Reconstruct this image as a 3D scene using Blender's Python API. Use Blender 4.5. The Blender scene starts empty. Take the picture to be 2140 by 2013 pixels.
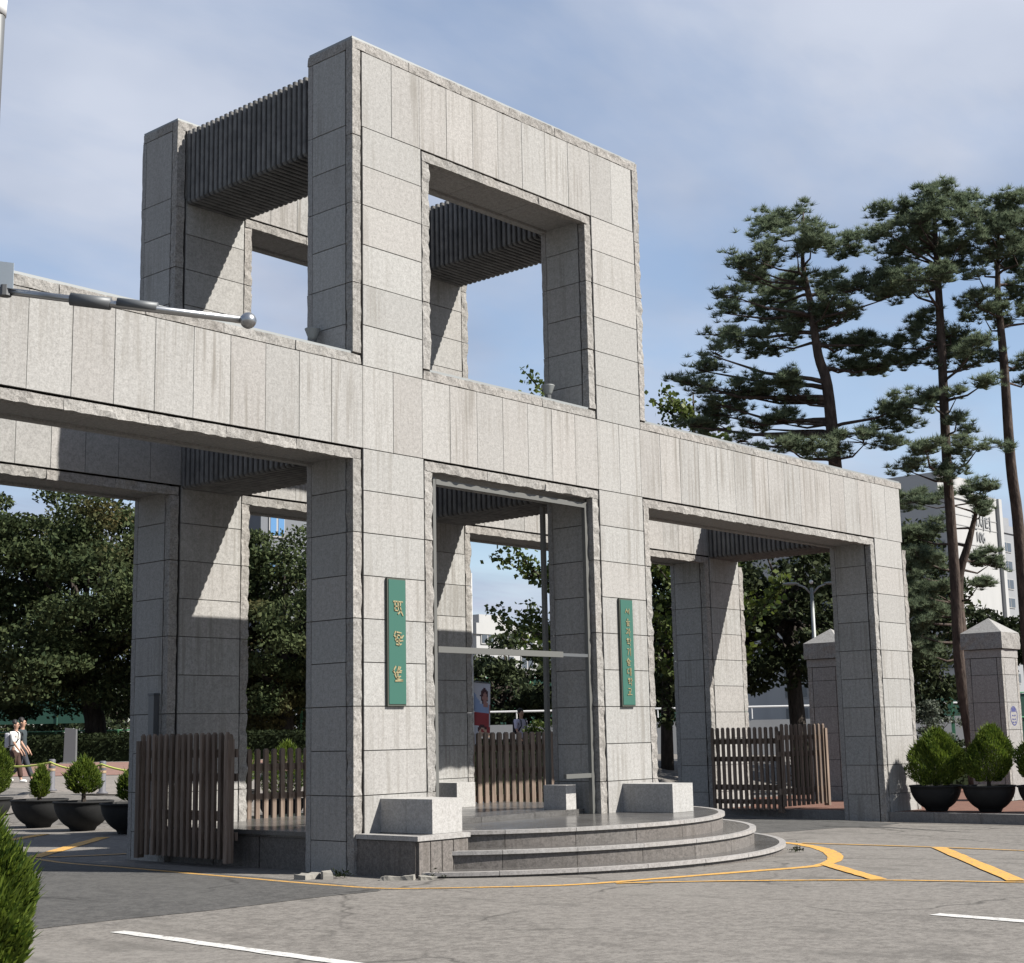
import bpy, bmesh, math, random
import numpy as np
from mathutils import Vector, Matrix, noise, Quaternion

random.seed(7); RNG = np.random.default_rng(7)
sc = bpy.context.scene
col = sc.collection
R_ = math.radians

# ------------------------------------------------------------------ camera
CAM = Vector((-13.8631, -15.1866, 1.8008))
cam = bpy.data.cameras.new('camera'); camo = bpy.data.objects.new('camera', cam); col.objects.link(camo)
cam.sensor_fit = 'HORIZONTAL'; cam.sensor_width = 36.0
cam.lens = 52.2876
cr = Vector((0.663972, -0.7475, -0.019621)); cd = Vector((0.112781, 0.126049, -0.985592)); cf = Vector((0.739204, 0.652193, 0.167996))
camo.matrix_world = Matrix(((cr.x, -cd.x, -cf.x, CAM.x), (cr.y, -cd.y, -cf.y, CAM.y), (cr.z, -cd.z, -cf.z, CAM.z), (0, 0, 0, 1)))
cam.clip_start = 0.1; cam.clip_end = 3000
sc.camera = camo

# ------------------------------------------------------------------ light
SUN_TRAVEL = Vector((-0.455, 0.956, -1.0)).normalized()
world = bpy.data.worlds.new('World'); sc.world = world; world.use_nodes = True
nt = world.node_tree; nt.nodes.clear()
def wn(t, **k):
    n = nt.nodes.new(t)
    for a, b in k.items(): setattr(n, a, b)
    return n
w_out = wn('ShaderNodeOutputWorld')
sky = wn('ShaderNodeTexSky', sky_type='NISHITA', sun_disc=False, sun_elevation=R_(43.3), sun_rotation=R_(154.5),
         air_density=1.0, dust_density=0.7, ozone_density=1.2, altitude=40)
bg = wn('ShaderNodeBackground'); bg.inputs['Strength'].default_value = 0.078
tc = wn('ShaderNodeTexCoord')
# thin high cloud drawn on the whole dome: direction projected on a flat layer
sep = wn('ShaderNodeSeparateXYZ'); nt.links.new(tc.outputs['Generated'], sep.inputs[0])
zc = wn('ShaderNodeMath', operation='ADD'); nt.links.new(sep.outputs['Z'], zc.inputs[0]); zc.inputs[1].default_value = 0.16
zm = wn('ShaderNodeMath', operation='MAXIMUM'); nt.links.new(zc.outputs[0], zm.inputs[0]); zm.inputs[1].default_value = 0.05
dx = wn('ShaderNodeMath', operation='DIVIDE'); nt.links.new(sep.outputs['X'], dx.inputs[0]); nt.links.new(zm.outputs[0], dx.inputs[1])
dy = wn('ShaderNodeMath', operation='DIVIDE'); nt.links.new(sep.outputs['Y'], dy.inputs[0]); nt.links.new(zm.outputs[0], dy.inputs[1])
cmb = wn('ShaderNodeCombineXYZ'); nt.links.new(dx.outputs[0], cmb.inputs[0]); nt.links.new(dy.outputs[0], cmb.inputs[1])
mp = wn('ShaderNodeMapping'); nt.links.new(cmb.outputs[0], mp.inputs[0])
mp.inputs['Rotation'].default_value = (0, 0, R_(-62)); mp.inputs['Scale'].default_value = (0.55, 1.15, 1); mp.inputs['Location'].default_value = (4.9, 9.7, 0)
n1 = wn('ShaderNodeTexNoise'); n1.inputs['Scale'].default_value = 1.35; n1.inputs['Detail'].default_value = 7; n1.inputs['Roughness'].default_value = 0.52; n1.inputs['Distortion'].default_value = 0.35
nt.links.new(mp.outputs[0], n1.inputs['Vector'])
n2 = wn('ShaderNodeTexNoise'); n2.inputs['Scale'].default_value = 3.2; n2.inputs['Detail'].default_value = 6; n2.inputs['Roughness'].default_value = 0.6
nt.links.new(mp.outputs[0], n2.inputs['Vector'])
ad = wn('ShaderNodeMath', operation='MULTIPLY_ADD'); nt.links.new(n2.outputs['Fac'], ad.inputs[0]); ad.inputs[1].default_value = 0.28; nt.links.new(n1.outputs['Fac'], ad.inputs[2])
rmp = wn('ShaderNodeValToRGB'); nt.links.new(ad.outputs[0], rmp.inputs[0])
rmp.color_ramp.elements[0].position = 0.54; rmp.color_ramp.elements[0].color = (0.34, 0.34, 0.34, 1)
rmp.color_ramp.elements[1].position = 0.75; rmp.color_ramp.elements[1].color = (1, 1, 1, 1)
cl = wn('ShaderNodeMix', data_type='RGBA'); nt.links.new(rmp.outputs[0], cl.inputs['Factor'])
n3 = wn('ShaderNodeTexNoise'); n3.inputs['Scale'].default_value = 1.1; n3.inputs['Detail'].default_value = 5; n3.inputs['Roughness'].default_value = 0.5
mp3 = wn('ShaderNodeMapping'); mp3.inputs['Location'].default_value = (11.8, 17.7, 1.0); mp3.inputs['Rotation'].default_value = (0, 0, R_(-50)); nt.links.new(cmb.outputs[0], mp3.inputs[0]); nt.links.new(mp3.outputs[0], n3.inputs['Vector'])
rm3 = wn('ShaderNodeValToRGB'); nt.links.new(n3.outputs['Fac'], rm3.inputs[0]); e3 = rm3.color_ramp.elements
e3[0].position = 0.42; e3[0].color = (2.0, 2.45, 3.35, 1); e3[1].position = 0.66; e3[1].color = (3.55, 3.85, 4.55, 1)
nt.links.new(sky.outputs[0], cl.inputs['A']); nt.links.new(rm3.outputs[0], cl.inputs['B'])
nt.links.new(cl.outputs['Result'], bg.inputs['Color']); nt.links.new(bg.outputs[0], w_out.inputs[0])

sun = bpy.data.lights.new('sun', 'SUN'); sun.energy = 5.0; sun.angle = R_(0.5); sun.color = (1.0, 0.955, 0.885)
suno = bpy.data.objects.new('sun', sun); col.objects.link(suno); suno.location = (40, -80, 90)
suno.rotation_euler = SUN_TRAVEL.to_track_quat('-Z', 'Y').to_euler()
sc.view_settings.view_transform = 'Standard'; sc.view_settings.look = 'None'
sc.view_settings.exposure = 1.18; sc.view_settings.gamma = 1.0; sc.view_settings.use_curve_mapping = False
sc.render.engine = 'CYCLES'; sc.cycles.max_bounces = 6; sc.cycles.transparent_max_bounces = 8

# ------------------------------------------------------------------ helpers
def S(t): t = max(0.0, min(1.0, t)); return t*t*(3-2*t)
def gz(x, y):
    """height of the ground: a slight fall along the gate, rising inside the campus"""
    z = -0.0085*x
    if y > 11: z += S((x-5.4)/1.8)*(0.55*S((y-11)/5.0) + 0.5*max(0, min(1, (y-16)/16.0)))
    if y > 8 and x > 10: z += 0.45*S((y-8)/8.0)*max(0, min(1, (x-10)/12.0))
    return z
MATS = {}
def mat(name, color, rough=0.75, spec=0.35, metal=0.0, build=None):
    m = bpy.data.materials.new(name); m.use_nodes = True; MATS[name] = m
    b = m.node_tree.nodes['Principled BSDF']
    b.inputs['Base Color'].default_value = (*color, 1); b.inputs['Roughness'].default_value = rough
    b.inputs['Specular IOR Level'].default_value = spec; b.inputs['Metallic'].default_value = metal
    if build: build(m.node_tree, b)
    return m
class NB:
    """tiny node builder"""
    def __init__(s, t): s.t = t
    def n(s, ty, ins=None, **k):
        n = s.t.nodes.new(ty)
        for a, b in k.items(): setattr(n, a, b)
        for a, v in (ins or {}).items():
            if isinstance(v, bpy.types.NodeSocket): s.t.links.new(v, n.inputs[a])
            else: n.inputs[a].default_value = v
        return n
    def pos(s): return s.n('ShaderNodeNewGeometry').outputs['Position']
    def noise(s, v, scale, detail=4, rough=0.55, dist=0.0):
        return s.n('ShaderNodeTexNoise', {'Vector': v, 'Scale': scale, 'Detail': detail, 'Roughness': rough, 'Distortion': dist}).outputs['Fac']
    def ramp(s, f, a, b, ca=(0, 0, 0, 1), cb=(1, 1, 1, 1)):
        r = s.n('ShaderNodeValToRGB', {0: f}); e = r.color_ramp.elements
        e[0].position = a; e[0].color = ca; e[1].position = b; e[1].color = cb
        return r.outputs[0]
    def mixc(s, f, a, b, mode='MIX'):
        n = s.n('ShaderNodeMix', {'Factor': f, 'A': a, 'B': b}, data_type='RGBA', blend_type=mode); 
        return n.outputs['Result']
    def math(s, op, a, b=0.0): return s.n('ShaderNodeMath', {0: a, 1: b}, operation=op).outputs[0]
    def mapping(s, v, sc_): return s.n('ShaderNodeMapping', {'Vector': v, 'Scale': sc_}).outputs[0]
    def bump(s, h, strength, dist=0.02): return s.n('ShaderNodeBump', {'Height': h, 'Strength': strength, 'Distance': dist}).outputs[0]
# Mix node sockets: pick the colour ones by name clash-safe indices
def _mixc(s, f, a, b, mode='MIX'):
    n = s.t.nodes.new('ShaderNodeMix'); n.data_type = 'RGBA'; n.blend_type = mode
    for idx, v in ((0, f), (6, a), (7, b)):
        if isinstance(v, bpy.types.NodeSocket): s.t.links.new(v, n.inputs[idx])
        else: n.inputs[idx].default_value = v if idx == 0 else (*v[:3], 1)
    return n.outputs[2]
NB.mixc = _mixc

def granite_build(base, dark, streak=0.5, bump=0.25, tint=0.10, warm=True):
    def f(t, b):
        N = NB(t); p = N.pos()
        oi = N.n('ShaderNodeObjectInfo').outputs['Random']
        sp = N.math('ADD', N.math('MULTIPLY', N.noise(p, 40, 2, 0.7), 0.55), N.math('MULTIPLY', N.noise(p, 17, 3, 0.7), 0.45))   # grain
        c = N.mixc(N.ramp(sp, 0.37, 0.60), dark, base)
        sp2 = N.noise(p, 9, 3, 0.6)                     # cloudy
        c = N.mixc(N.math('MULTIPLY', N.ramp(sp2, 0.35, 0.7), 0.20), c, tuple(x*0.72 for x in base))
        # slab to slab tone
        tone = N.n('ShaderNodeMapRange', {0: oi, 3: 1-tint*.8, 4: 1+tint*.6}).outputs[0]
        c = N.mixc(1.0, c, N.n('ShaderNodeCombineColor', {0: tone, 1: tone, 2: tone}).outputs[0], 'MULTIPLY')
        pk = N.ramp(N.math('FRACT', N.math('MULTIPLY', oi, 7.31)), 0.35, 0.75)
        c = N.mixc(N.math('MULTIPLY', pk, 0.35), c, N.mixc(1.0, c, (1.02, 0.968, 0.945), 'MULTIPLY'))
        # rain streaks
        sv = N.n('ShaderNodeVectorMath', {0: N.mapping(p, (13, 13, 0.45)), 1: N.n('ShaderNodeCombineXYZ', {0: oi, 1: oi, 2: oi}).outputs[0]}, operation='ADD').outputs[0]
        st = N.ramp(N.noise(sv, 1.0, 4, 0.6), 0.47, 0.66)
        ms = N.ramp(N.noise(p, 0.55, 2), 0.42, 0.6)
        c = N.mixc(N.math('MULTIPLY', N.math('MULTIPLY', st, ms), streak), c, tuple(x*0.5 for x in (base[0], base[1]*0.95, base[2]*0.88)))
        t.links.new(c, b.inputs['Base Color'])
        t.links.new(N.bump(N.noise(p, 120, 2), bump, 0.01), b.inputs['Normal'])
    return f
mat('granite', (0.46, 0.43, 0.40), 0.85, 0.2, build=granite_build((0.290, 0.287, 0.276), (0.192, 0.189, 0.181), 0.65))
mat('granite_beam', (0.46, 0.43, 0.40), 0.85, 0.2, build=granite_build((0.285, 0.280, 0.269), (0.19, 0.186, 0.178), 0.85))
mat('granite_rough', (0.45, 0.43, 0.40), 0.9, 0.2, build=granite_build((0.29, 0.281, 0.266), (0.14, 0.134, 0.125), 0.5, 0.9, 0.12))
mat('granite_plain', (0.40, 0.385, 0.37), 0.8, 0.25, build=granite_build((0.25, 0.246, 0.238), (0.15, 0.146, 0.14), 0.25, 0.2, 0.06))
mat('granite_bench', (0.5, 0.49, 0.47), 0.6, 0.3, build=granite_build((0.34, 0.336, 0.326), (0.22, 0.216, 0.208), 0.2, 0.2, 0.04))
mat('granite_step', (0.20, 0.185, 0.17), 0.7, 0.3, build=granite_build((0.135, 0.124, 0.115), (0.062, 0.057, 0.053), 0.5, 0.3, 0.14))
mat('granite_nosing', (0.5, 0.48, 0.46), 0.5, 0.4, build=granite_build((0.30, 0.29, 0.28), (0.18, 0.172, 0.165), 0.3, 0.1, 0.08))
mat('mortar', (0.03, 0.027, 0.025), 0.95, 0.1); mat('joint_mortar', (0.085, 0.08, 0.075), 0.95, 0.1)
def deck_build(t, b):
    N = NB(t); p = N.pos()
    c = N.mixc(N.ramp(N.noise(p, 55, 3, 0.7), 0.35, 0.65), (0.05, 0.048, 0.046), (0.115, 0.111, 0.107))
    c = N.mixc(N.ramp(N.noise(p, 1.2, 4), 0.4, 0.7), c, N.mixc(1.0, c, (0.72, 0.7, 0.68), 'MULTIPLY'))
    t.links.new(c, b.inputs['Base Color'])
    t.links.new(N.n('ShaderNodeMapRange', {0: N.noise(p, 2.5, 4), 3: 0.10, 4: 0.34}).outputs[0], b.inputs['Roughness'])
mat('granite_deck', (0.2, 0.19, 0.18), 0.2, 0.6, build=deck_build)
def conc_build(t, b):
    N = NB(t); p = N.pos()
    c = N.mixc(N.ramp(N.noise(p, 5, 5, 0.65), 0.3, 0.7), (0.085, 0.085, 0.085), (0.155, 0.153, 0.15))
    st = N.ramp(N.noise(N.mapping(p, (3, 9, 0.5)), 1.0, 4), 0.48, 0.7)
    c = N.mixc(N.math('MULTIPLY', st, 0.6), c, (0.05, 0.05, 0.049))
    t.links.new(c, b.inputs['Base Color']); t.links.new(N.bump(N.noise(p, 40, 3), 0.3), b.inputs['Normal'])
mat('rib_concrete', (0.15, 0.15, 0.15), 0.9, 0.2, build=conc_build)
mat('coping_metal', (0.2, 0.21, 0.21), 0.55, 0.4, 0.3)
def asphalt_build(base, dark, worn):
    def f(t, b):
        N = NB(t); p = N.pos()
        g = N.math('ADD', N.math('MULTIPLY', N.noise(p, 22, 3, 0.8), 0.5), N.math('MULTIPLY', N.noise(p, 7.5, 3, 0.75), 0.5))
        c = N.mixc(N.ramp(g, 0.42, 0.57), dark, base)
        big = N.noise(N.mapping(p, (0.35, 0.16, 1)), 1.0, 5, 0.6, 0.6)
        c = N.mixc(N.math('MULTIPLY', N.ramp(big, 0.42, 0.72), 0.45), c, worn)
        pat = N.noise(N.mapping(p, (1.9, 0.7, 1)), 1.0, 4, 0.65)
        c = N.mixc(N.math('MULTIPLY', N.ramp(pat, 0.54, 0.67), 0.5), c, tuple(x*0.45 for x in base))
        # cracks: the thin edges of large cells
        wv = N.n('ShaderNodeVectorMath', {0: p, 1: N.n('ShaderNodeVectorMath', {0: N.n('ShaderNodeTexNoise', {'Vector': p, 'Scale': 1.6, 'Detail': 4.0}).outputs['Color'], 1: (0.7, 0.7, 0)}, operation='MULTIPLY').outputs[0]}, operation='ADD').outputs[0]
        vo = N.n('ShaderNodeTexVoronoi', {'Vector': wv, 'Scale': 0.34}, feature='DISTANCE_TO_EDGE').outputs['Distance']
        ck = N.math('MULTIPLY', N.math('SUBTRACT', 1.0, N.ramp(vo, 0.0, 0.016)), N.ramp(N.noise(p, 0.23, 2), 0.44, 0.54))
        c = N.mixc(N.math('MULTIPLY', ck, 0.8), c, tuple(x*0.28 for x in base))
        t.links.new(c, b.inputs['Base Color'])
        t.links.new(N.bump(g, 0.5, 0.015), b.inputs['Normal'])
    return f
mat('asphalt', (0.2, 0.19, 0.18), 0.92, 0.2, build=asphalt_build((0.148, 0.138, 0.126), (0.090, 0.083, 0.076), (0.16, 0.15, 0.138)))
mat('asphalt_new', (0.1, 0.1, 0.1), 0.9, 0.25, build=asphalt_build((0.068, 0.066, 0.063), (0.038, 0.037, 0.036), (0.076, 0.074, 0.07)))
def paint_build(colr, wear):
    def f(t, b):
        N = NB(t); p = N.pos()
        c = N.mixc(N.ramp(N.noise(p, 9, 5, 0.75), 0.52, 0.66), colr, wear)
        c = N.mixc(N.math('MULTIPLY', N.ramp(N.noise(p, 40, 2), 0.4, 0.7), 0.35), c, tuple(x*0.62 for x in colr))
        c = N.mixc(N.math('MULTIPLY', N.ramp(N.noise(N.mapping(p, (3.0, 3.0, 1)), 4.0, 6, 0.8), 0.57, 0.62), 0.85), c, (0.125, 0.115, 0.105))
        t.links.new(c, b.inputs['Base Color'])
    return f
mat('yellow_paint', (0.62, 0.36, 0.06), 0.7, 0.3, build=paint_build((0.44, 0.245, 0.055), (0.22, 0.16, 0.09)))
mat('yellow_paint_worn', (0.5, 0.33, 0.1), 0.7, 0.3, build=paint_build((0.36, 0.21, 0.06), (0.16, 0.13, 0.09)))
mat('white_paint', (0.75, 0.74, 0.72), 0.7, 0.3, build=paint_build((0.43, 0.425, 0.41), (0.22, 0.21, 0.2)))
def paver_build(a, bcol, mortar, sc_=4.0):
    def f(t, b):
        N = NB(t); p = N.pos()
        br = N.n('ShaderNodeTexBrick', {'Vector': p, 'Color1': (*a, 1), 'Color2': (*bcol, 1), 'Mortar': (*mortar, 1), 'Scale': sc_, 'Mortar Size': 0.018, 'Brick Width': 0.8, 'Row Height': 0.4})
        c = N.mixc(N.math('MULTIPLY', N.noise(p, 3, 4), 0.5), br.outputs['Color'], N.mixc(1.0, br.outputs['Color'], (0.6, 0.58, 0.56), 'MULTIPLY'))
        t.links.new(c, b.inputs['Base Color'])
    return f
mat('red_paver', (0.30, 0.13, 0.085), 0.85, 0.2, build=paver_build((0.15, 0.078, 0.056), (0.125, 0.066, 0.05), (0.06, 0.045, 0.038)))
mat('pink_paver', (0.36, 0.22, 0.18), 0.9, 0.2, build=paver_build((0.21, 0.125, 0.105), (0.18, 0.11, 0.092), (0.12, 0.085, 0.075), 1.5))
mat('pale_paver', (0.4, 0.36, 0.32), 0.9, 0.2, build=paver_build((0.19, 0.173, 0.157), (0.165, 0.15, 0.138), (0.12, 0.11, 0.1), 1.2))
mat('kerb_stone', (0.3, 0.29, 0.28), 0.85, 0.2, build=granite_build((0.18, 0.175, 0.17), (0.11, 0.107, 0.104), 0.4, 0.2, 0.1))
def wood_build(t, b):
    N = NB(t); p = N.pos(); oi = N.n('ShaderNodeObjectInfo').outputs['Random']
    g = N.noise(N.mapping(p, (30, 30, 1.6)), 1.0, 5, 0.6)
    c = N.mixc(N.ramp(g, 0.3, 0.7), (0.078, 0.054, 0.040), (0.18, 0.140, 0.112))
    tone = N.n('ShaderNodeMapRange', {0: oi, 3: 0.7, 4: 1.25}).outputs[0]
    c = N.mixc(1.0, c, N.n('ShaderNodeCombineColor', {0: tone, 1: tone, 2: tone}).outputs[0], 'MULTIPLY')
    t.links.new(c, b.inputs['Base Color'])
mat('gate_wood', (0.13, 0.1, 0.085), 0.75, 0.25, build=wood_build)
mat('steel', (0.33, 0.335, 0.34), 0.3, 0.5, 0.95)
mat('grey_metal', (0.10, 0.103, 0.106), 0.5, 0.4, 0.3)
mat('dark_metal', (0.08, 0.085, 0.09), 0.5, 0.4, 0.2)
mat('white_plastic', (0.5, 0.5, 0.5), 0.5, 0.4)
mat('frame_metal', (0.10, 0.10, 0.094), 0.5, 0.4, 0.2)
mat('sign_green', (0.024, 0.085, 0.064), 0.45, 0.4)
mat('sign_edge', (0.05, 0.055, 0.045), 0.6, 0.3)
mat('gold_letter', (0.30, 0.25, 0.14), 0.4, 0.5, 0.4)
def pot_build(t, b):
    N = NB(t); p = N.pos()
    c = N.mixc(N.noise(p, 6, 4), (0.012, 0.0125, 0.013), (0.026, 0.026, 0.026)); t.links.new(c, b.inputs['Base Color'])
mat('planter_black', (0.03, 0.03, 0.03), 0.75, 0.15, build=pot_build)
mat('soil', (0.07, 0.05, 0.035), 0.95, 0.1)
def leaf_build(a, bcol, trans=0.25, clump=0.6, third=None):
    def f(t, b):
        N = NB(t); p = N.pos(); ri = N.n('ShaderNodeNewGeometry').outputs['Random Per Island']
        k = N.math('ADD', N.math('MULTIPLY', ri, 0.6), N.math('MULTIPLY', N.noise(p, clump, 2), 0.6))
        c = N.mixc(N.ramp(k, 0.3, 0.85), a, bcol)
        if third: c = N.mixc(N.ramp(N.noise(p, 0.23, 2), 0.56, 0.68), c, third)
        t.links.new(c, b.inputs['Base Color'])
        tr = N.n('ShaderNodeBsdfTranslucent', {'Color': c}); mx = N.n('ShaderNodeMixShader', {0: trans})
        t.links.new(b.outputs[0], mx.inputs[1]); t.links.new(tr.outputs[0], mx.inputs[2])
        t.links.new(mx.outputs[0], t.nodes['Material Output'].inputs[0])
    return f
mat('thuja_leaf', (0.08, 0.13, 0.02), 0.65, 0.25, build=leaf_build((0.024, 0.052, 0.007), (0.125, 0.168, 0.022), 0.35, 3.0))
mat('pine_needle', (0.04, 0.07, 0.03), 0.8, 0.08, build=leaf_build((0.064, 0.092, 0.058), (0.165, 0.198, 0.122), 0.42, 0.9))
mat('zelkova_leaf', (0.06, 0.08, 0.03), 0.8, 0.08, build=leaf_build((0.022, 0.034, 0.015), (0.062, 0.077, 0.033), 0.25, 0.35, (0.07, 0.06, 0.025)))
mat('ginkgo_leaf', (0.09, 0.14, 0.03), 0.55, 0.3, build=leaf_build((0.024, 0.045, 0.010), (0.085, 0.11, 0.022), 0.35, 0.7))
mat('dark_leaf', (0.04, 0.06, 0.03), 0.8, 0.08, build=leaf_build((0.014, 0.022, 0.012), (0.044, 0.054, 0.025), 0.2, 0.6))
mat('hedge_leaf', (0.03, 0.05, 0.02), 0.8, 0.08, build=leaf_build((0.007, 0.011, 0.005), (0.019, 0.026, 0.010), 0.2, 1.2))  # leaf colour darkened to hold the tree shade lying over the hedge
mat('grey_leaf', (0.12, 0.15, 0.11), 0.6, 0.3, build=leaf_build((0.035, 0.048, 0.036), (0.09, 0.105, 0.076), 0.2, 1.2))
def bark_build(a, bcol):
    def f(t, b):
        N = NB(t); p = N.pos()
        c = N.mixc(N.ramp(N.noise(N.mapping(p, (9, 9, 2.5)), 1.0, 5, 0.7), 0.35, 0.7), a, bcol)
        t.links.new(c, b.inputs['Base Color']); t.links.new(N.bump(N.noise(N.mapping(p, (14, 14, 4)), 1.0, 4), 0.8, 0.05), b.inputs['Normal'])
    return f
mat('pine_bark', (0.13, 0.09, 0.07), 0.9, 0.15, build=bark_build((0.028, 0.022, 0.019), (0.085, 0.064, 0.053)))
mat('bark', (0.08, 0.065, 0.055), 0.9, 0.15, build=bark_build((0.02, 0.017, 0.015), (0.06, 0.05, 0.042)))
mat('skin', (0.32, 0.19, 0.135), 0.6, 0.3); mat('hair', (0.015, 0.013, 0.012), 0.6, 0.3)
mat('cloth_white', (0.6, 0.59, 0.56), 0.85, 0.2); mat('cloth_slate', (0.035, 0.045, 0.05), 0.85, 0.2)
mat('cloth_brown', (0.045, 0.026, 0.021), 0.85, 0.2); mat('cloth_navy', (0.03, 0.033, 0.042), 0.85, 0.2); mat('cloth_lilac', (0.38, 0.365, 0.44), 0.85, 0.2)
mat('cloth_black', (0.02, 0.02, 0.022), 0.8, 0.2); mat('shoe_white', (0.6, 0.6, 0.58), 0.7, 0.3); mat('bag_grey', (0.3, 0.3, 0.33), 0.8, 0.2)
def wall_build(c0, dirt):
    def f(t, b):
        N = NB(t); p = N.pos()
        c = N.mixc(N.math('MULTIPLY', N.ramp(N.noise(N.mapping(p, (0.5, 0.5, 0.08)), 1.0, 5), 0.45, 0.75), 0.4), c0, dirt)
        t.links.new(c, b.inputs['Base Color'])
    return f
mat('apartment_wall', (0.6, 0.6, 0.58), 0.85, 0.2, build=wall_build((0.30, 0.30, 0.297), (0.22, 0.22, 0.22)))
mat('apartment_band', (0.24, 0.24, 0.24), 0.85, 0.2)
mat('apartment_grey', (0.36, 0.37, 0.38), 0.85, 0.2, build=wall_build((0.2, 0.206, 0.217), (0.15, 0.155, 0.16)))
mat('letter_grey', (0.17, 0.175, 0.18), 0.7, 0.3)
mat('window_glass', (0.05, 0.06, 0.075), 0.12, 0.6); mat('window_blue', (0.07, 0.16, 0.30), 0.15, 0.6)
mat('campus_wall', (0.25, 0.27, 0.30), 0.85, 0.2, build=wall_build((0.12, 0.127, 0.14), (0.09, 0.095, 0.105)))
mat('green_mesh', (0.022, 0.062, 0.046), 0.7, 0.2); mat('green_paint', (0.10, 0.28, 0.15), 0.5, 0.4); mat('pale_green', (0.075, 0.125, 0.07), 0.7, 0.2)
mat('rope_yellow', (0.38, 0.42, 0.10), 0.8, 0.2); mat('bollard_grey', (0.085, 0.085, 0.095), 0.6, 0.3); mat('bollard_band', (0.2, 0.145, 0.085), 0.6, 0.3)
mat('banner_white', (0.42, 0.42, 0.46), 0.7, 0.2); mat('banner_dark', (0.06, 0.03, 0.035), 0.7, 0.2); mat('banner_blue', (0.22, 0.28, 0.42), 0.7, 0.2)
mat('banner_red', (0.25, 0.045, 0.05), 0.7, 0.2); mat('banner_skin', (0.4, 0.28, 0.21), 0.7, 0.2); mat('banner_face', (0.28, 0.15, 0.13), 0.7, 0.2)
mat('emblem_blue', (0.04, 0.045, 0.13), 0.5, 0.3); mat('stele_grey', (0.1, 0.103, 0.108), 0.6, 0.3); mat('rubble', (0.2, 0.19, 0.17), 0.9, 0.2)
mat('acrylic', (0.27, 0.31, 0.35), 0.25, 0.5)

def mk(name, verts, faces, m=None, parent=None, smooth=False):
    me = bpy.data.meshes.new(name); me.from_pydata([tuple(v) for v in verts], [], faces); me.update()
    if m: me.materials.append(MATS[m])
    if smooth: me.shade_smooth()
    return put(name, me, parent)
def put(name, me, parent=None):
    o = bpy.data.objects.new(name, me); col.objects.link(o)
    if parent is not None: o.parent = parent
    return o
def fast(name, V, F, m, parent=None, smooth=False):
    """numpy verts (n,3), faces (k, 3 or 4)"""
    me = bpy.data.meshes.new(name); V = np.asarray(V, np.float32); F = np.asarray(F, np.int32); k = F.shape[1]
    me.vertices.add(len(V)); me.vertices.foreach_set('co', V.ravel())
    me.loops.add(F.size); me.loops.foreach_set('vertex_index', F.ravel())
    me.polygons.add(len(F)); me.polygons.foreach_set('loop_start', np.arange(0, F.size, k, dtype=np.int32))
    me.polygons.foreach_set('loop_total', np.full(len(F), k, np.int32)); me.update(calc_edges=True); me.validate()
    me.materials.append(MATS[m])
    if smooth: me.shade_smooth()
    return put(name, me, parent)
def thing(name, label, cat, loc=(0, 0, 0), rz=0.0, group=None):
    o = bpy.data.objects.new(name, None); col.objects.link(o); o.location = loc; o.rotation_euler = (0, 0, rz); o.empty_display_size = 0.2
    return tag(o, label, cat, group)
def tag(o, label=None, cat=None, group=None, kind=None):
    for k, v in (('label', label), ('category', cat), ('group', group), ('kind', kind)):
        if v: o[k] = v
    return o
def struct(o, label=None): o['kind'] = 'structure'; (label and o.__setitem__('label', label)); return o
BF = [(0, 3, 2, 1), (4, 5, 6, 7), (0, 1, 5, 4), (1, 2, 6, 5), (2, 3, 7, 6), (3, 0, 4, 7)]
def bv(x0, x1, y0, y1, z0, z1):
    return [(x0, y0, z0), (x1, y0, z0), (x1, y1, z0), (x0, y1, z0), (x0, y0, z1), (x1, y0, z1), (x1, y1, z1), (x0, y1, z1)]
def box(name, x0, x1, y0, y1, z0, z1, m, parent=None): return mk(name, bv(x0, x1, y0, y1, z0, z1), BF, m, parent)
class MB:
    def __init__(s): s.v = []; s.f = []
    def add(s, v, f): k = len(s.v); s.v += [tuple(a) for a in v]; s.f += [tuple(i+k for i in q) for q in f]; return s
    def box(s, *a): return s.add(bv(*a), BF)
    def tube(s, pts, rad, n=8, cap=True):
        pts = [Vector(p) for p in pts]; rad = rad if hasattr(rad, '__len__') else [rad]*len(pts); V = []; F = []
        up = Vector((0, 0, 1)); prev = None
        for i, p in enumerate(pts):
            d = (pts[min(i+1, len(pts)-1)] - pts[max(i-1, 0)]).normalized()
            a = prev - d*prev.dot(d) if prev is not None else (up if abs(d.z) < 0.9 else Vector((1, 0, 0)))
            if prev is None: a = a - d*a.dot(d)
            a.normalize(); prev = a; b = d.cross(a)
            for j in range(n):
                t = 2*math.pi*j/n; V.append(p + (a*math.cos(t) + b*math.sin(t))*rad[i])
        for i in range(len(pts)-1):
            for j in range(n): F.append((i*n+j, i*n+(j+1) % n, (i+1)*n+(j+1) % n, (i+1)*n+j))
        if cap: F.append(tuple(range(n))[::-1]); F.append(tuple(range((len(pts)-1)*n, len(pts)*n)))
        return s.add(V, F)
    def lathe(s, prof, c=(0, 0, 0), n=24):
        V = []; F = []
        for r, z in prof:
            for j in range(n): t = 2*math.pi*j/n; V.append((c[0]+r*math.cos(t), c[1]+r*math.sin(t), c[2]+z))
        for i in range(len(prof)-1):
            for j in range(n): F.append((i*n+j, i*n+(j+1) % n, (i+1)*n+(j+1) % n, (i+1)*n+j))
        return s.add(V, F)
    def build(s, name, m, parent=None, smooth=False): return mk(name, s.v, s.f, m, parent, smooth)
def sphere_prof(r, n=10): return [(r*math.sin(math.pi*i/n), -r*math.cos(math.pi*i/n)) for i in range(n+1)]

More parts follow.
